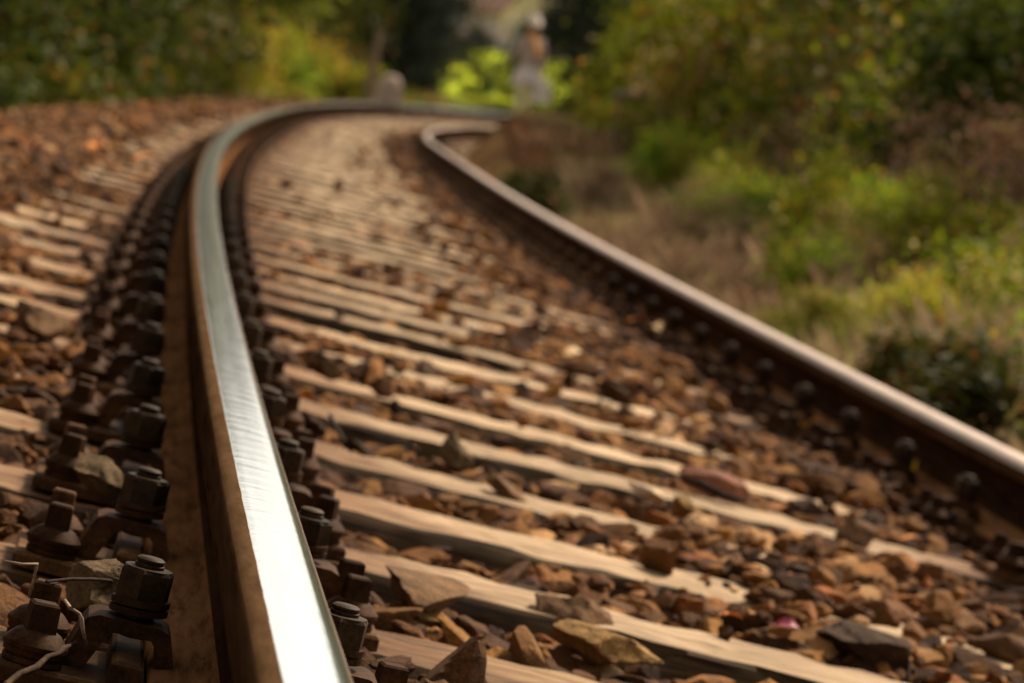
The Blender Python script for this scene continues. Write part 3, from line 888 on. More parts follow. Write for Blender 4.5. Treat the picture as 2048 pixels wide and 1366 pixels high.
twig('thin pale kinked twig against the tan stone by the nearest clamp', [(130, 1202), (140, 1217), (158, 1232), (162, 1240), (166, 1265), (173, 1296)], [-.100, -.100, -.105, -.108, -.118, -.132], [.0014, .0016, .0014, .0019, .0015, .0010], M_TWIG)
twig('bent straight stalk rising behind the nearest sleeper screws', [(8, 1124), (45, 1129), (74, 1128), (66, 1165), (57, 1198)], [-.105, -.104, -.103, -.118, -.135], [.0011, .0012, .0014, .0013, .0012], M_TWIG)
twig('long dark wiry stem between the screws and clamp of the nearest fastening', [(92, 1168), (140, 1162), (186, 1160), (220, 1163), (240, 1175)], [-.100, -.100, -.100, -.104, -.112], [.0013, .0014, .0014, .0013, .0012], M_TWIG_DARK)
twig('dark curled stem on stones beside the grey brown stone', [(660, 830), (672, 855), (690, 885), (702, 905)], [-.125, -.122, -.128, -.140], [.003, .0035, .003, .002], M_TWIG_DARK)
twig('dark crooked stick lying across stones by the long reddish stone', [(1360, 955), (1400, 968), (1440, 988), (1490, 1003)], [-.118, -.116, -.118, -.125], [.004, .006, .006, .004], M_TWIG_DARK)

# ------------------------------------------------------------------ plants
def leaf_cloud(seed, n, env, leaf, clusters=26, spread=.16, droop=0.0, slim=.62):
    """n leaf quads in clumps inside env(rng) -> points; unit envelope about 1 high"""
    r = np.random.default_rng(seed)
    C = env(r, clusters)
    k = r.integers(0, clusters, n)
    P = C[k] + r.normal(0, spread, (n, 3))*r.uniform(.45, 1.5, clusters)[k][:, None]*np.where(r.random(n) < .12, 1.5, 1)[:, None]
    P[:, 2] = np.abs(P[:, 2])
    ax = r.normal(size=(n, 3)); ax[:, 2] -= droop; ax /= np.linalg.norm(ax, axis=1)[:, None]
    sd = np.cross(ax, r.normal(size=(n, 3))); sd /= np.linalg.norm(sd, axis=1)[:, None]
    nn = np.cross(ax, sd)
    L = leaf*r.uniform(.6, 1.3, n)[:, None]
    V = np.stack([P-ax*L*.5, P+sd*L*slim*.5+nn*L*.08, P+ax*L*.5, P-sd*L*slim*.5+nn*L*.08], 1).reshape(-1, 3)
    F = np.arange(n*4).reshape(n, 4)
    tone = r.normal(.5, .19, clusters)[k]
    rv = np.clip(tone + r.normal(0, .24, n), 0, 1)
    return V, F, np.repeat(rv, 4)
def dome(r, m):
    a = r.uniform(0, 2*np.pi, m); rad = np.sqrt(r.random(m))*.46; z = r.uniform(.04, 1, m)
    rad = rad*np.sqrt(np.clip(1.02-z**2, .05, 1))
    return np.stack([np.cos(a)*rad, np.sin(a)*rad, z*.92], -1)
def upright(r, m):
    a = r.uniform(0, 2*np.pi, m); rad = np.sqrt(r.random(m))*.30; z = r.uniform(.08, .95, m)
    return np.stack([np.cos(a)*rad*(1.1-.5*z), np.sin(a)*rad*(1.1-.5*z), z], -1)
def stems_mb(seed, n, spread, rad, top=.8):
    r = random.Random(seed); b = MB()
    for _ in range(n):
        a = r.uniform(0, 6.28); q = r.uniform(.02, .08); w = r.uniform(.3, 1)*spread; t = r.uniform(.6, 1)*top
        b.tube([(q*math.cos(a), q*math.sin(a), -.06), (q*1.6*math.cos(a), q*1.6*math.sin(a), t*.35), (w*.6*math.cos(a+.2), w*.6*math.sin(a+.2), t*.7), (w*math.cos(a+.3), w*math.sin(a+.3), t)], [rad, rad*.8, rad*.55, rad*.25], 5)
    return b
def shrub_kind(seed, n, env, leaf, mat, nst, sspread, rad, **kw):
    out = []
    for q in range(3):
        V, F, rv = leaf_cloud(seed+q, n, env, leaf, **kw)
        out.append((np_mesh('foliage', V, F, rnd=rv, mats=(mat,)), stems_mb(seed+q, nst, sspread, rad).mesh('stem', M_BARK, 60)))
    return out
KIND = dict(
    bright=shrub_kind(100, 4200, dome, .055, M_LEAF_BRIGHT, 9, .34, .012, clusters=30, spread=.10),
    olive=shrub_kind(110, 5200, dome, .044, M_LEAF_OLIVE, 9, .36, .012, clusters=36, spread=.10),
    brown=shrub_kind(120, 2600, dome, .045, M_LEAF_BROWN, 60, .42, .007, clusters=40, spread=.09, slim=.3),
    dark=shrub_kind(130, 5200, dome, .045, M_LEAF_DARK, 9, .34, .014, clusters=34, spread=.11),
    yellow=shrub_kind(140, 4600, dome, .050, M_LEAF_YELLOW, 9, .34, .012, clusters=32, spread=.10),
    weed=shrub_kind(150, 1500, upright, .11, M_LEAF_DARK, 9, .24, .012, clusters=26, spread=.07, slim=.4))
def shrub(kind, px, dist, hgt, wid, label, group, cat='shrub', name='shrub'):
    p = ground_at(px, dist)
    fo, st = KIND[kind][R.randrange(3)]
    root = empty(name, Matrix.Translation(p+Vector((0, 0, -.02))) @ Matrix.Rotation(R.uniform(0, 6.28), 4, 'Z') @ Matrix.Diagonal((wid, wid, hgt, 1)))
    link('foliage', fo, parent=root); link('stem', st, parent=root)
    tag(root, label, cat, group)
GR = 'shrubs on the bank right of the track'
# low plants and weeds of the verge (px column, distance, height, width)
shrub('weed', 1090, 26, .42, .75, 'small dark green weed hugging the inner rail halfway along it', 'weeds along the inner rail', 'weed', 'weed_plant')
shrub('weed', 1850, 11.8, .30, .42, 'dark green weed beside the inner rail, left of the bigger dark clump', 'weeds along the inner rail', 'weed', 'weed_plant')
shrub('weed', 1965, 10.9, .36, .50, 'tall dark green weed clump standing close behind the inner rail', 'weeds along the inner rail', 'weed', 'weed_plant')
shrub('weed', 2055, 10.4, .28, .55, 'low dark weed clump against the inner rail near the right edge', 'weeds along the inner rail', 'weed', 'weed_plant')
RS = [('bright', 1400, 31, .80, .9, 'bright yellow green bush on the verge above the middle of the inner rail'),
      ('bright', 1345, 36, .75, .9, 'smaller bright green bush left of the brightest verge bush'),
      ('brown', 1520, 30, 1.05, 1.1, 'brown dry stemmed bush in the middle of the bank'),
      ('brown', 1620, 27, 1.05, 1.3, 'tall rusty brown dead bush right of the middle of the bank'),
      ('brown', 1290, 44, .75, 1.2, 'dry tan bush on the far part of the verge'),
      ('brown', 1440, 24, .55, .9, 'low mauve brown dry clump near the rail'),
      ('brown', 1560, 20, .50, .9, 'low dry brown clump nearer the camera by the rail'),
      ('bright', 1790, 20.0, .72, .62, 'bright green leafy bush at the right of the verge'),
      ('bright', 1735, 21.5, .60, .5, 'light green bush left of the leafy one on the right'),
      ('olive', 1890, 19, .62, .8, 'olive bush right of the bright leafy bush'),
      ('olive', 2010, 16, .55, .7, 'olive green bush low at the right edge'),
      ('yellow', 1880, 15.5, .34, .5, 'yellowish low bush behind the dark weed clump'),
      ('brown', 1950, 22, 1.25, 1.4, 'brown withered bush at the right edge of the bank'),
      ('olive', 1225, 58, 1.0, 1.1, 'green bush at the foot of the far bank by the person'),
      ('bright', 1262, 53, 1.3, 1.3, 'light green bush rising where the bank begins'),
      ('bright', 1345, 50, 1.9, 1.8, 'tall light green bush on the far bank'),
      ('olive', 1430, 46, 2.0, 2.0, 'broad olive bush high on the far bank'),
      ('olive', 1470, 42, 2.1, 2.2, 'broad dark olive bush on the middle of the bank top'),
      ('yellow', 1560, 38, 1.8, 2.0, 'yellow tinged bush on the bank top'),
      ('olive', 1650, 35, 2.0, 2.0, 'olive bush between yellow tinged and russet bushes'),
      ('brown', 1690, 30, 1.5, 1.7, 'russet brown bush on the right of the bank'),
      ('olive', 1760, 31, 2.0, 2.0, 'large olive bush behind the russet bush'),
      ('dark', 1840, 28, 1.9, 2.0, 'dark green bush on the right of the bank'),
      ('olive', 1930, 26, 1.8, 1.8, 'olive bush before the dark right edge'),
      ('dark', 2010, 24, 1.9, 1.9, 'dark bush at the top right edge'),
      ('dark', 2080, 25, 2.2, 2.2, 'dark bush partly outside the right edge'),
      ('brown', 2060, 19, 1.1, 1.4, 'brown bush partly outside the right edge'),
      ('olive', 1420, 54, 3.0, 3.2, 'tall olive thicket behind the bank bushes'),
      ('olive', 1560, 48, 3.0, 3.2, 'tall olive thicket behind the yellow tinged bush'),
      ('dark', 1700, 42, 3.0, 3.2, 'tall dark thicket behind the bank on the right'),
      ('dark', 1850, 37, 3.0, 3.2, 'tall dark thicket at the upper right'),
      ('dark', 2000, 33, 3.2, 3.2, 'tall dark thicket in the upper right corner'),
      ('olive', 1395, 62, 3.0, 3.0, 'tall green thicket right of the person'),
      ('olive', 1340, 72, 2.8, 2.8, 'green thicket far behind the bank bushes')]
for k, px, d, h_, w_, lab in RS: shrub(k, px, d, h_, w_, lab, GR)
for q in range(215):
    low = q >= 85
    d = 12+50*R.random()**1.5 if not low else 9+25*R.random()
    mid = q >= 160
    if mid: d = 12+16*R.random()
    s_ = d-3; u_ = 2.55+3.6*R.random()**1.3
    if d > 33: u_ = max(u_, 4.4)
    if low: u_ = R.uniform(2.3, 3.4)
    if mid: u_ = R.uniform(2.9, 5.0)
    P_ = tpos(s_, u_, 0)
    kd = R.choice(['brown', 'brown', 'brown', 'brown', 'olive', 'olive', 'bright', 'dark'])
    if low: kd = R.choice(['brown', 'brown', 'brown', 'brown', 'olive', 'bright'])
    if mid: kd = R.choice(['brown', 'brown', 'olive', 'olive', 'dark', 'yellow'])
    hh = R.uniform(.28, .75)*(1 if u_ > 3.1 else .6)*(.65 if low else 1)*(.55 if low and d > 20 else 1)*(1.5 if mid else 1); ww = hh*R.uniform(1.0, 1.9)
    fo, st = KIND[kd][R.randrange(3)]
    root = empty('weed_clump', Matrix.Translation((P_[0], P_[1], float(ground_z(np.array([P_[0]]), np.array([P_[1]]))[0])-.02)) @ Matrix.Rotation(R.uniform(0, 6.28), 4, 'Z') @ Matrix.Rotation(R.uniform(-.25, .25), 4, 'X') @ Matrix.Diagonal((ww, ww*R.uniform(.6, 1), hh, 1)))
    link('foliage', fo, parent=root); link('stem', st, parent=root)
    tag(root, 'low blurred weed clump in the tangle between the inner rail and the bank bushes', 'weed', 'low weeds on the verge')
for q in range(22):
    px = R.choice([R.uniform(1440, 1720), R.uniform(1440, 1720), R.uniform(1860, 2050)]); d = 18+15*R.random()
    shrub(R.choice(['brown', 'brown', 'olive', 'olive', 'bright']), px, d, R.uniform(.40, .80), R.uniform(.5, 1.0),
          'tall weed in the brown and green tangle on the middle of the bank', 'tall weeds on the bank', 'weed', 'tall_weed')
GL = 'shrubs behind the stone shoulder on the left'
LS = [('dark', -60, 27, 1.9, 2.2, 'dark shrub partly outside the left edge'),
      ('dark', 40, 31, 2.1, 2.2, 'dark shrub at the left edge above the stone shoulder'),
      ('dark', 140, 37, 2.1, 2.2, 'dark shrub with rusty leaves second from the left'),
      ('dark', 235, 46, 2.1, 2.3, 'dark olive shrub third from the left'),
      ('dark', 330, 55, 2.2, 2.3, 'dark green shrub in the middle of the left hedge'),
      ('olive', 420, 62, 2.2, 2.3, 'olive shrub right of the middle of the left hedge'),
      ('yellow', 500, 72, 2.1, 1.8, 'olive green shrub near the right end of the left hedge'),
      ('yellow', 560, 78, 2.0, 1.8, 'olive shrub with yellow leaves ending the left hedge'),
      ('yellow', 620, 79, 1.8, 1.8, 'tall yellow green bush behind the far curve'),
      ('yellow', 670, 79, 1.7, 1.8, 'autumn yellow bush behind the far curve'),
      ('bright', 725, 79, 1.5, 1.6, 'bright green bush left of the pale stone block'),
      ('yellow', 600, 75, .9, 1.2, 'low orange tinged bush behind the far curve'),
      ('olive', 850, 84, .95, 2.4, 'low olive bush right of the pale stone block'),
      ('bright', 585, 76, 1.7, 1.5, 'yellow green bush in front of the end of the left hedge'),
      ('yellow', 535, 76, 1.9, 1.6, 'autumn tinted bush where the left hedge gives way to yellow bushes'),
      ('olive', 925, 88, .55, 2.0, 'low olive bush before the meadow'),
      ('olive', 1010, 86, .5, 1.8, 'low green bush in front of the meadow beside the person')]
for k, px, d, h_, w_, lab in LS: shrub(k, px, d, h_, w_, lab, GL)

# ------------------------------------------------------------------ trees
def tree_meshes(seed, mat, h, w, leaf, n, base):
    r = random.Random(seed)
    b = MB()
    b.tube([(0, 0, -.3), (.02*w, 0, h*.25), (-.03*w, .02*w, h*.55), (.02*w, 0, h*.92)], [h*.028, h*.021, h*.014, h*.003], 9)
    for _ in range(13):
        a = r.uniform(0, 6.28); z = r.uniform(.16, .75)*h; L = w*.42*r.uniform(.6, 1.05)
        b.tube([(0, 0, z), (math.cos(a)*L*.5, math.sin(a)*L*.5, z+.06*h), (math.cos(a)*L, math.sin(a)*L, z+.13*h)], [h*.010, h*.006, h*.002], 5)
    def env(q, m):
        a = q.uniform(0, 2*np.pi, m); t = q.random(m); z = base+(1-base)*t
        rad = .5*np.sqrt(q.random(m))*np.sqrt(np.clip(np.sin(np.pi*(.12+.84*t)), .1, 1))
        return np.stack([np.cos(a)*rad*w, np.sin(a)*rad*w, z*h], -1)
    V, F, rv = leaf_cloud(seed, n, env, leaf, clusters=70, spread=.075*w, slim=.6)
    return b.mesh('trunk', M_BARK, 60), np_mesh('crown', V, F, rnd=rv, mats=(mat,))
TK = {'dark': [tree_meshes(300+i, M_LEAF_DARK, 7.5, 5.5, .17, 12000, .05) for i in range(2)],
      'black': [tree_meshes(320+i, M_LEAF_BLACK, 6.2, 4.6, .16, 12000, .02) for i in range(2)],
      'olive': [tree_meshes(340+i, M_LEAF_OLIVE, 7.5, 5.0, .16, 9000, .08) for i in range(2)]}
def tree(kind, px, dist, sc, label, group, name='tree'):
    p = ground_at(px, dist)
    tr, cr = TK[kind][R.randrange(2)]
    o = empty(name, Matrix.Translation(p) @ Matrix.Rotation(R.uniform(0, 6.28), 4, 'Z') @ Matrix.Diagonal((sc, sc, sc*R.uniform(.9, 1.1), 1)))
    link('trunk', tr, parent=o); link('crown', cr, parent=o)
    tag(o, label, 'tree', group)
GT = 'dark trees along the far edge of the track'
for i, (k, px, d, sc, lab) in enumerate([
    ('dark', -160, 37, 1.0, 'dark tree leaning over the left edge'), ('dark', 60, 47, 1.0, 'dark leafy tree behind the left hedge, nearest the camera'),
    ('dark', 220, 60, 1.0, 'dark leafy tree behind the middle of the left hedge'), ('dark', 380, 74, 1.0, 'dark leafy tree behind the right half of the left hedge'),
    ('olive', 470, 84, .9, 'olive tree behind the end of the left hedge'), ('dark', 560, 100, .9, 'dark tree behind the yellow bushes'),
    ('black', 690, 108, .85, 'black green tree left of the pale stone block'), ('black', 760, 112, .8, 'black green tree above the pale stone block'),
    ('black', 815, 108, .62, 'black green tree left of the meadow gap'), ('black', 868, 112, .34, 'small dark tree at the left border of the meadow'),
    ('black', 1140, 96, .62, 'black green tree right of the person'), ('black', 1185, 90, .7, 'black green tree between person and bank'),
    ('black', 1235, 99, .7, 'dark tree behind the far end of the bank'), ('olive', 1420, 84, .8, 'olive tree behind the far bank'),
    ('olive', 1480, 70, .9, 'olive tree behind the middle of the bank'), ('dark', 1640, 58, .9, 'dark tree behind the right part of the bank'),
    ('dark', 1800, 50, .9, 'dark tree behind the upper right of the bank'), ('dark', 1960, 43, .9, 'dark tree in the upper right corner'),
    ('dark', 2140, 36, 1.0, 'dark tree leaning over the right edge'),
    ('dark', 640, 118, 1.0, 'tall dark tree far behind the yellow bushes'), ('black', 810, 118, .8, 'tall dark tree far behind the pale stone block')]):
    tree(k, px, d, sc, lab, GT)
for i, (px, d, sc) in enumerate([(330, 118, 1.5), (420, 124, 1.6), (510, 128, 1.65), (600, 132, 1.65), (680, 136, 1.6), (745, 140, 1.35)]):
    tree(('dark', 'black')[i % 2], px, d, sc, 'tall tree of the wood far behind the curve, %s from its left end' % ORD[i], 'tall trees of the far wood')
for i, (x, y, sc, lab) in enumerate([(-5.5, 8, 1.0, 'unseen dark tree added for shade left of the track, second behind the camera line'), (-5.0, 1.5, .9, 'unseen dark tree added for shade left of the track, beside the front sleepers'), (-5.5, -5, 1.0, 'unseen dark tree added for shade left of the track, behind the camera')]):
    tr, cr = TK['dark'][i % 2]  # unseen trees, added to cut the light from the left
    o = empty('tree', Matrix.Translation((x, y, -1.0)) @ Matrix.Rotation(i*2.1, 4, 'Z') @ Matrix.Diagonal((sc, sc, sc, 1)))
    link('trunk', tr, parent=o); link('crown', cr, parent=o)
    tag(o, lab, 'tree', GT)
tree('black', 948, 118, .34, 'slim dark sapling standing in the meadow gap', GT)
tree('black', 1022, 125, .30, 'small dark tree in the meadow behind the person', GT)

# ------------------------------------------------------------------ dry grass on the verge
def grass(n, s0, s1, u0, u1, hmin, hmax, seed):
    r = np.random.default_rng(seed)
    s = s0+(s1-s0)*r.random(n)**1.25; u = r.uniform(u0, u1, n)
    P = tpos(s, u, 0); z = ground_z(P[:, 0], P[:, 1]) - .01
    h = r.uniform(hmin, hmax, n)*(.6+.4*wob(P[:, 0]*2, P[:, 1]*2)+.3)
    h = np.clip(h, .06, None)*smooth(1.75, 2.7, u)**.5
    a = r.uniform(0, 6.28, n); b = r.uniform(0, 6.28, n); ln = r.uniform(.1, .7, n)*h
    w = r.uniform(.004, .011, n)
    dx, dy = np.cos(a)*w, np.sin(a)*w
    lx, ly = np.cos(b)*ln, np.sin(b)*ln
    p0 = np.stack([P[:, 0]-dx, P[:, 1]-dy, z], -1); p1 = np.stack([P[:, 0]+dx, P[:, 1]+dy, z], -1)
    p2 = np.stack([P[:, 0]+lx*.4+dx*.7, P[:, 1]+ly*.4+dy*.7, z+h*.65], -1); p3 = np.stack([P[:, 0]+lx, P[:, 1]+ly, z+h], -1)
    V = np.stack([p0, p1, p2, p3], 1).reshape(-1, 3)
    rv = np.clip(.42+.22*wob(P[:, 0]*1.1+5, P[:, 1]*.8)+r.normal(0, .17, n), 0, 1)
    return V, np.repeat(rv, 4)
GV = [grass(20000, 2, 30, 2.1, 3.6, .08, .26, 1), grass(22000, 6, 36, 2.8, 6.5, .14, .42, 2), grass(14000, 28, 95, 2.9, 7, .06, .22, 3), grass(8000, 20, 80, -5.0, -2.4, .2, .5, 4)]
V = np.concatenate([g[0] for g in GV]); rv = np.concatenate([g[1] for g in GV])
gr = link('grass', np_mesh('grass', V, np.arange(len(V)).reshape(-1, 4), rnd=rv, mats=(M_GRASS,)))
tag(gr, 'dry tan and green grass growing on the verge beside the inner rail', 'grass', kind='stuff')

# ------------------------------------------------------------------ far things
p = ground_at(786, 67)
mk = MB(); mk.box(-.22, .22, -.13, .13, -.15, .34, .02, .02).lathe(0, 0, [(.20, .34), (.19, .40), (.13, .47), (.05, .50)], 20, 0, 1.0, .6)
o = link('marker_stone', mk.mesh('marker_stone', M_PALESTONE, 40))
o.location = p+Vector((0, 0, .25)); o.rotation_euler = (0, 0, .2)
tag(o, 'pale pinkish stone marker block standing behind the far curve', 'marker stone')
p = ground_at(745, 71)
o = link('post', MB().tube([(0, 0, -.3), (.02, 0, .6), (.03, .02, 1.15), (.09, .02, 1.45)], [.085, .08, .07, .05], 10).mesh('post', M_TWIG, 60))
o.location = p
tag(o, 'weathered tan post between the yellow bushes and dark trees', 'post')
p = ground_at(1285, 45)
o = link('log', MB().tube([(-.34, 0, .75), (-.1, .02, .80), (.12, 0, .84), (.34, .03, .83)], [.055, .07, .065, .04], 9).tube([(-.25, 0, .77), (-.27, 0, .3), (-.28, 0, -.1)], .03, 6).tube([(.22, 0, .84), (.24, 0, .3), (.25, 0, -.1)], .03, 6).mesh('log', M_TWIG, 60))
o.location = p
tag(o, 'pale fallen branch caught across stems on the far bank', 'branch')

M_ROOF = m_plain('red_tiles', (.27, .14, .12), .8, 0, 3)
M_WALL = m_plain('lilac_plaster', (.55, .43, .43), .85, 0, 1)
M_GLASS = m_plain('dark_window_glass', (.05, .055, .06), .1)
M_FRAME = m_plain('white_window_frame', (.75, .72, .70), .5)
def house(px, dist, w, dp, hw, hr, label, rz):
    root = empty('house', Matrix.Translation(ground_at(px, dist)) @ Matrix.Rotation(rz, 4, 'Z'))
    link('wall', MB().prism([(-w/2, -.6), (w/2, -.6), (w/2, hw), (0, hw+hr-.12), (-w/2, hw)], -dp/2, dp/2).mesh('wall', M_WALL), parent=root)
    rf = link('roof', MB().prism([(-w/2-.4, hw-.25), (0, hw+hr), (w/2+.4, hw-.25), (w/2+.4, hw-.05), (0, hw+hr+.22), (-w/2-.4, hw-.05)], -dp/2-.35, dp/2+.35).mesh('roof', M_ROOF), parent=root)
    link('chimney', MB().box(w*.18, w*.18+.6, -.3, .3, hw+.3, hw+hr+.7, .03).mesh('chimney', M_ROOF), parent=rf)
    for x in (-w*.25, w*.22):
        for z in (.9, 3.3):
            if z+1.3 > hw: continue
            f = link('window', MB().box(x-.6, x+.6, -dp/2-.06, -dp/2-.003, z, z+1.35).mesh('window', M_FRAME), parent=root)
            link('pane', MB().box(x-.5, x+.5, -dp/2-.075, -dp/2-.063, z+.1, z+1.25).mesh('pane', M_GLASS), parent=f)
    link('door', MB().box(-.5, .5, -dp/2-.05, -dp/2-.003, -.4, 1.9).mesh('door', M_ROOF), parent=root)
    tag(root, label, 'house', 'houses beyond the meadow')
house(1035, 262, 7, 8, 2.7, 3.4, 'lilac walled house with a red roof above the person', .3)
house(1150, 300, 8, 8, 3.0, 3.2, 'second house with a red roof, right of the person and farther off', -.25)

# ------------------------------------------------------------------ person walking beside the far curve
def skin_body(name, verts, edges, mat, parent, root=0, sub=2):
    me = bpy.data.meshes.new(name)
    me.from_pydata([v[:3] for v in verts], edges, []); me.update()
    o = bpy.data.objects.new(name, me); COL.objects.link(o)
    sk = o.modifiers.new('skin', 'SKIN'); sk.use_smooth_shade = True
    for i, v in enumerate(verts):
        r = v[3]; d = me.skin_vertices[0].data[i]
        d.radius = r if isinstance(r, tuple) else (r, r)
        d.use_root = (i == root)
    sb = o.modifiers.new('sub', 'SUBSURF'); sb.levels = sub; sb.render_levels = sub
    dg = bpy.context.evaluated_depsgraph_get()
    nm = bpy.data.meshes.new_from_object(o.evaluated_get(dg))
    nm.name = name
    bpy.data.objects.remove(o)
    nm.materials.clear()
    return link(name, nm, mat, parent)
M_SKIN = m_plain('skin', (.62, .40, .30), .55)
M_HAIR = m_plain('blond_hair', (.50, .36, .20), .6, 0, 60)
M_COAT = m_plain('grey_coat', (.55, .45, .41), .85)
M_SKIRT = m_plain('pale_grey_skirt', (.86, .80, .78), .85)
M_SCARF = m_plain('orange_scarf', (.92, .42, .08), .8)
M_HAT = m_plain('cream_hat', (.92, .80, .70), .85)
M_BAG = m_plain('white_bag', (.93, .86, .80), .6)
M_SHOE = m_plain('brown_shoe', (.16, .09, .05), .6)
M_SOCK = m_plain('cream_stocking', (.86, .76, .62), .8)
PD = 60.0
pp = ground_at(1052, PD)
face_cam = math.atan2(CPOS[1]-pp.y, CPOS[0]-pp.x) + math.pi/2      # local -y looks at the camera
person = empty('person', Matrix.Translation(pp) @ Matrix.Rotation(face_cam, 4, 'Z') @ Matrix.Scale(.93, 4))
tag(person, 'person in grey coat, pale skirt, orange scarf and cream hat walking by the far curve', 'person')
#  x: towards the right of the picture (+x = image right since -y faces the camera), z up
bv = [(0, 0, .90, (.145, .105)), (0, 0, 1.08, (.125, .09)), (0, .01, 1.28, (.15, .10)), (0, .01, 1.38, (.10, .08)), (0, 0, 1.46, (.048, .050)), (0, -.015, 1.53, (.060, .068)), (0, -.02, 1.60, (.072, .088)), (0, -.01, 1.68, (.055, .065)),
      # left arm (image left), bent outwards
      (-.17, .01, 1.36, .055), (-.27, .0, 1.17, .043), (-.33, -.12, 1.03, .033), (-.345, -.19, 1.00, .028),
      # right arm carrying the bag
      (.17, .01, 1.36, .055), (.215, .02, 1.10, .043), (.235, -.03, .87, .033), (.24, -.04, .80, .028),
      # legs mid stride
      (-.09, 0, .84, .09), (-.085, -.10, .47, .058), (-.08, -.12, .22, .048), (-.08, -.10, .07, .036), (-.085, -.24, .035, .030),
      (.09, 0, .84, .09), (.085, .07, .47, .058), (.08, .20, .24, .048), (.08, .28, .12, .036), (.085, .19, .03, .028)]
be = [(0, 1), (1, 2), (2, 3), (3, 4), (4, 5), (5, 6), (6, 7), (2, 8), (8, 9), (9, 10), (10, 11), (2, 12), (12, 13), (13, 14), (14, 15), (0, 16), (16, 17), (17, 18), (18, 19), (19, 20), (0, 21), (21, 22), (22, 23), (23, 24), (24, 25)]
hands = []
def hand(base, d, side, curl):
    """palm and five fingers appended to the body skeleton"""
    x, y, z = bv[base][:3]; d = Vector(d).normalized(); s_ = Vector(side).normalized()
    c = d.cross(s_)
    pi = len(bv); q = Vector((x, y, z))+d*.055
    bv.append((*q, (.030, .016))); be.append((base, pi))
    for k, ln in enumerate((.066, .076, .071, .056)):
        o_ = (k-1.5)*.019
        a = q+d*.028+s_*o_; i0 = len(bv)
        b1 = a+d*ln*.5+c*curl*ln*.3; b2 = a+d*ln*(1-.3*curl)+c*curl*ln*.9
        bv.extend([(*a, .0095), (*b1, .0085), (*b2, .0075)]); be.extend([(pi, i0), (i0, i0+1), (i0+1, i0+2)])
    i0 = len(bv); t1 = q-d*.02-s_*.036; t2 = t1+d*.03-s_*.018+c*.01
    bv.extend([(*t1, .011), (*t2, .0085)]); be.extend([(pi, i0), (i0, i0+1)])
hand(11, (-.2, -.8, -.3), (0, .2, -1), .5)
hand(15, (.05, -.1, -1), (0, 1, 0), .9)
skin_body('body', bv, be, M_SKIN, person)
# face
fc = MB()
for x in (-.030, .030): fc.lathe(x, -.103, [(.001, 1.592), (.008, 1.595), (.010, 1.600), (.008, 1.605), (.001, 1.608)], 8)
link('eyes', fc.mesh('eyes', m_plain('dark_eyes', (.03, .02, .015), .3), 60), parent=person)
link('nose', MB().tube([(0, -.100, 1.600), (0, -.118, 1.575), (0, -.104, 1.563)], [.008, .013, .008], 8).mesh('nose', M_SKIN, 60), parent=person)
link('mouth', MB().tube([(-.026, -.086, 1.535), (0, -.094, 1.532), (.026, -.086, 1.535)], [.004, .007, .004], 6).mesh('mouth', m_plain('lips', (.42, .16, .13), .5), 60), parent=person)
for x in (-.078, .078): link('ear', MB().lathe(x, -.01, [(.004, 1.565), (.015, 1.575), (.019, 1.595), (.014, 1.615), (.004, 1.62)], 8, 0, .5).mesh('ear', M_SKIN, 60), parent=person)
hr = MB()
hr.lathe(0, .010, [(.105, 1.42), (.112, 1.50), (.108, 1.58), (.104, 1.64), (.085, 1.70), (.04, 1.73), (.005, 1.735)], 20, 0, .92, .95)
hair_me = hr.mesh('hair', M_HAIR, 60)
for v in hair_me.vertices:                                     # open the hair in front of the face
    if v.co.y < -.035 and v.co.z < 1.655: v.co.y = -.035
link('hair', hair_me, parent=person)
link('hat', MB().lathe(0, -.005, [(.165, 1.655), (.170, 1.665), (.115, 1.680), (.108, 1.74), (.085, 1.785), (.03, 1.80), (.004, 1.801)], 24).mesh('hat', M_HAT, 60), parent=person)
cv = [(0, 0, .80, (.19, .15)), (0, 0, 1.08, (.150, .112)), (0, .01, 1.28, (.175, .122)), (0, .01, 1.40, (.10, .085)),
      (-.175, .01, 1.365, .070), (-.272, .0, 1.17, .057), (-.325, -.11, 1.04, .046), (.175, .01, 1.365, .070), (.217, .02, 1.10, .057), (.234, -.02, .90, .046)]
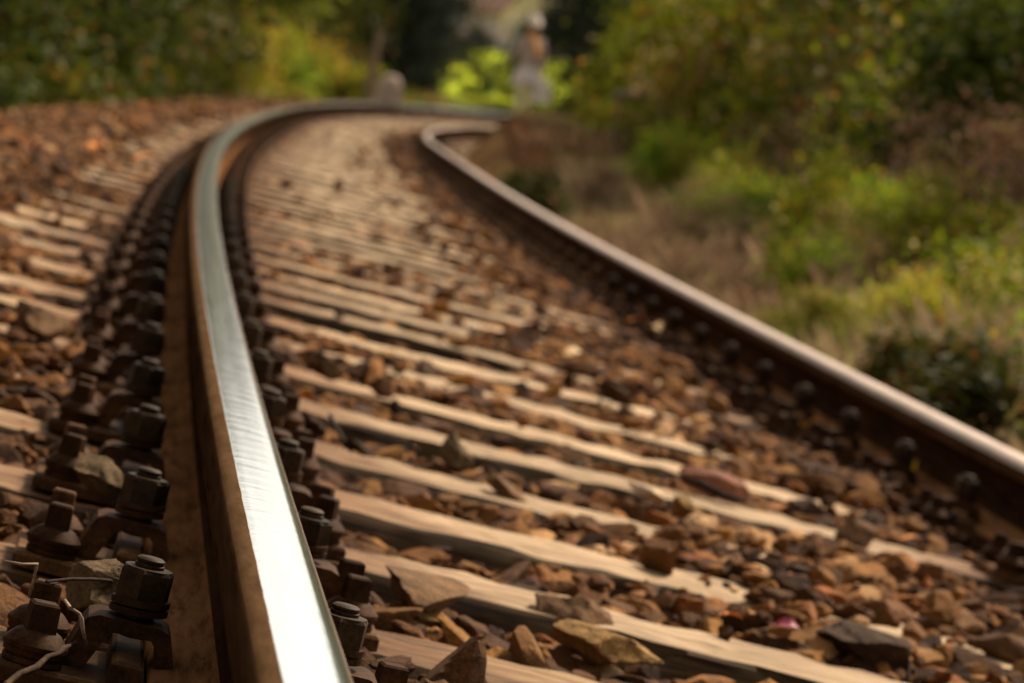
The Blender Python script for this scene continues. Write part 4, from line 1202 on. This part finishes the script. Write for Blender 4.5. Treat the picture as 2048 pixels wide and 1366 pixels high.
skin_body('coat', cv, [(0, 1), (1, 2), (2, 3), (2, 4), (4, 5), (5, 6), (2, 7), (7, 8), (8, 9)], M_COAT, person)
link('skirt', MB().lathe(0, 0, [(.175, .92), (.205, .82), (.235, .72), (.255, .62), (.248, .615), (.215, .72)], 24, 0, 1.0, .85).mesh('skirt', M_SKIRT, 60), parent=person)
skin_body('scarf', [(-.07, -.07, 1.43, (.035, .03)), (.03, -.105, 1.40, (.04, .03)), (.10, -.13, 1.32, (.062, .028)), (.13, -.14, 1.20, (.075, .026)), (.14, -.135, 1.08, (.065, .022)), (-.09, .03, 1.45, (.035, .03)), (0, .09, 1.46, (.035, .03)), (.09, .02, 1.45, (.035, .03))],
          [(0, 1), (1, 2), (2, 3), (3, 4), (0, 5), (5, 6), (6, 7)], M_SCARF, person)
skin_body('stocking', [(-.088, -.06, .64, .078), (-.085, -.10, .47, .066), (-.08, -.12, .22, .056), (-.08, -.10, .085, .042)], [(0, 1), (1, 2), (2, 3)], M_SOCK, person)
skin_body('stocking', [(.088, .03, .64, .078), (.085, .07, .47, .066), (.08, .20, .24, .056), (.08, .28, .135, .042)], [(0, 1), (1, 2), (2, 3)], M_SOCK, person)
skin_body('shoe', [(-.08, -.095, .06, .044), (-.082, -.17, .042, .042), (-.085, -.255, .036, .034)], [(0, 1), (1, 2)], M_SHOE, person)
skin_body('shoe', [(.08, .275, .11, .044), (.082, .22, .06, .042), (.085, .16, .034, .034)], [(0, 1), (1, 2)], M_SHOE, person)
bag = empty('carrier_bag', person.matrix_world @ Matrix.Translation((.265, -.06, .36)))
bb = MB().box(-.17, .17, -.075, .075, 0, .36, .02, .025, .02)
bm_ = bb.mesh('pouch', M_BAG)
link('pouch', bm_, parent=bag)
link('handle', MB().tube([(-.09, 0, .355), (-.07, 0, .40), (-.02, .01, .425), (.04, .01, .40), (.08, 0, .355)], .007, 6).mesh('handle', M_BAG, 60), parent=bag)
tag(bag, 'white carrier bag hanging from the hand of the person', 'bag')
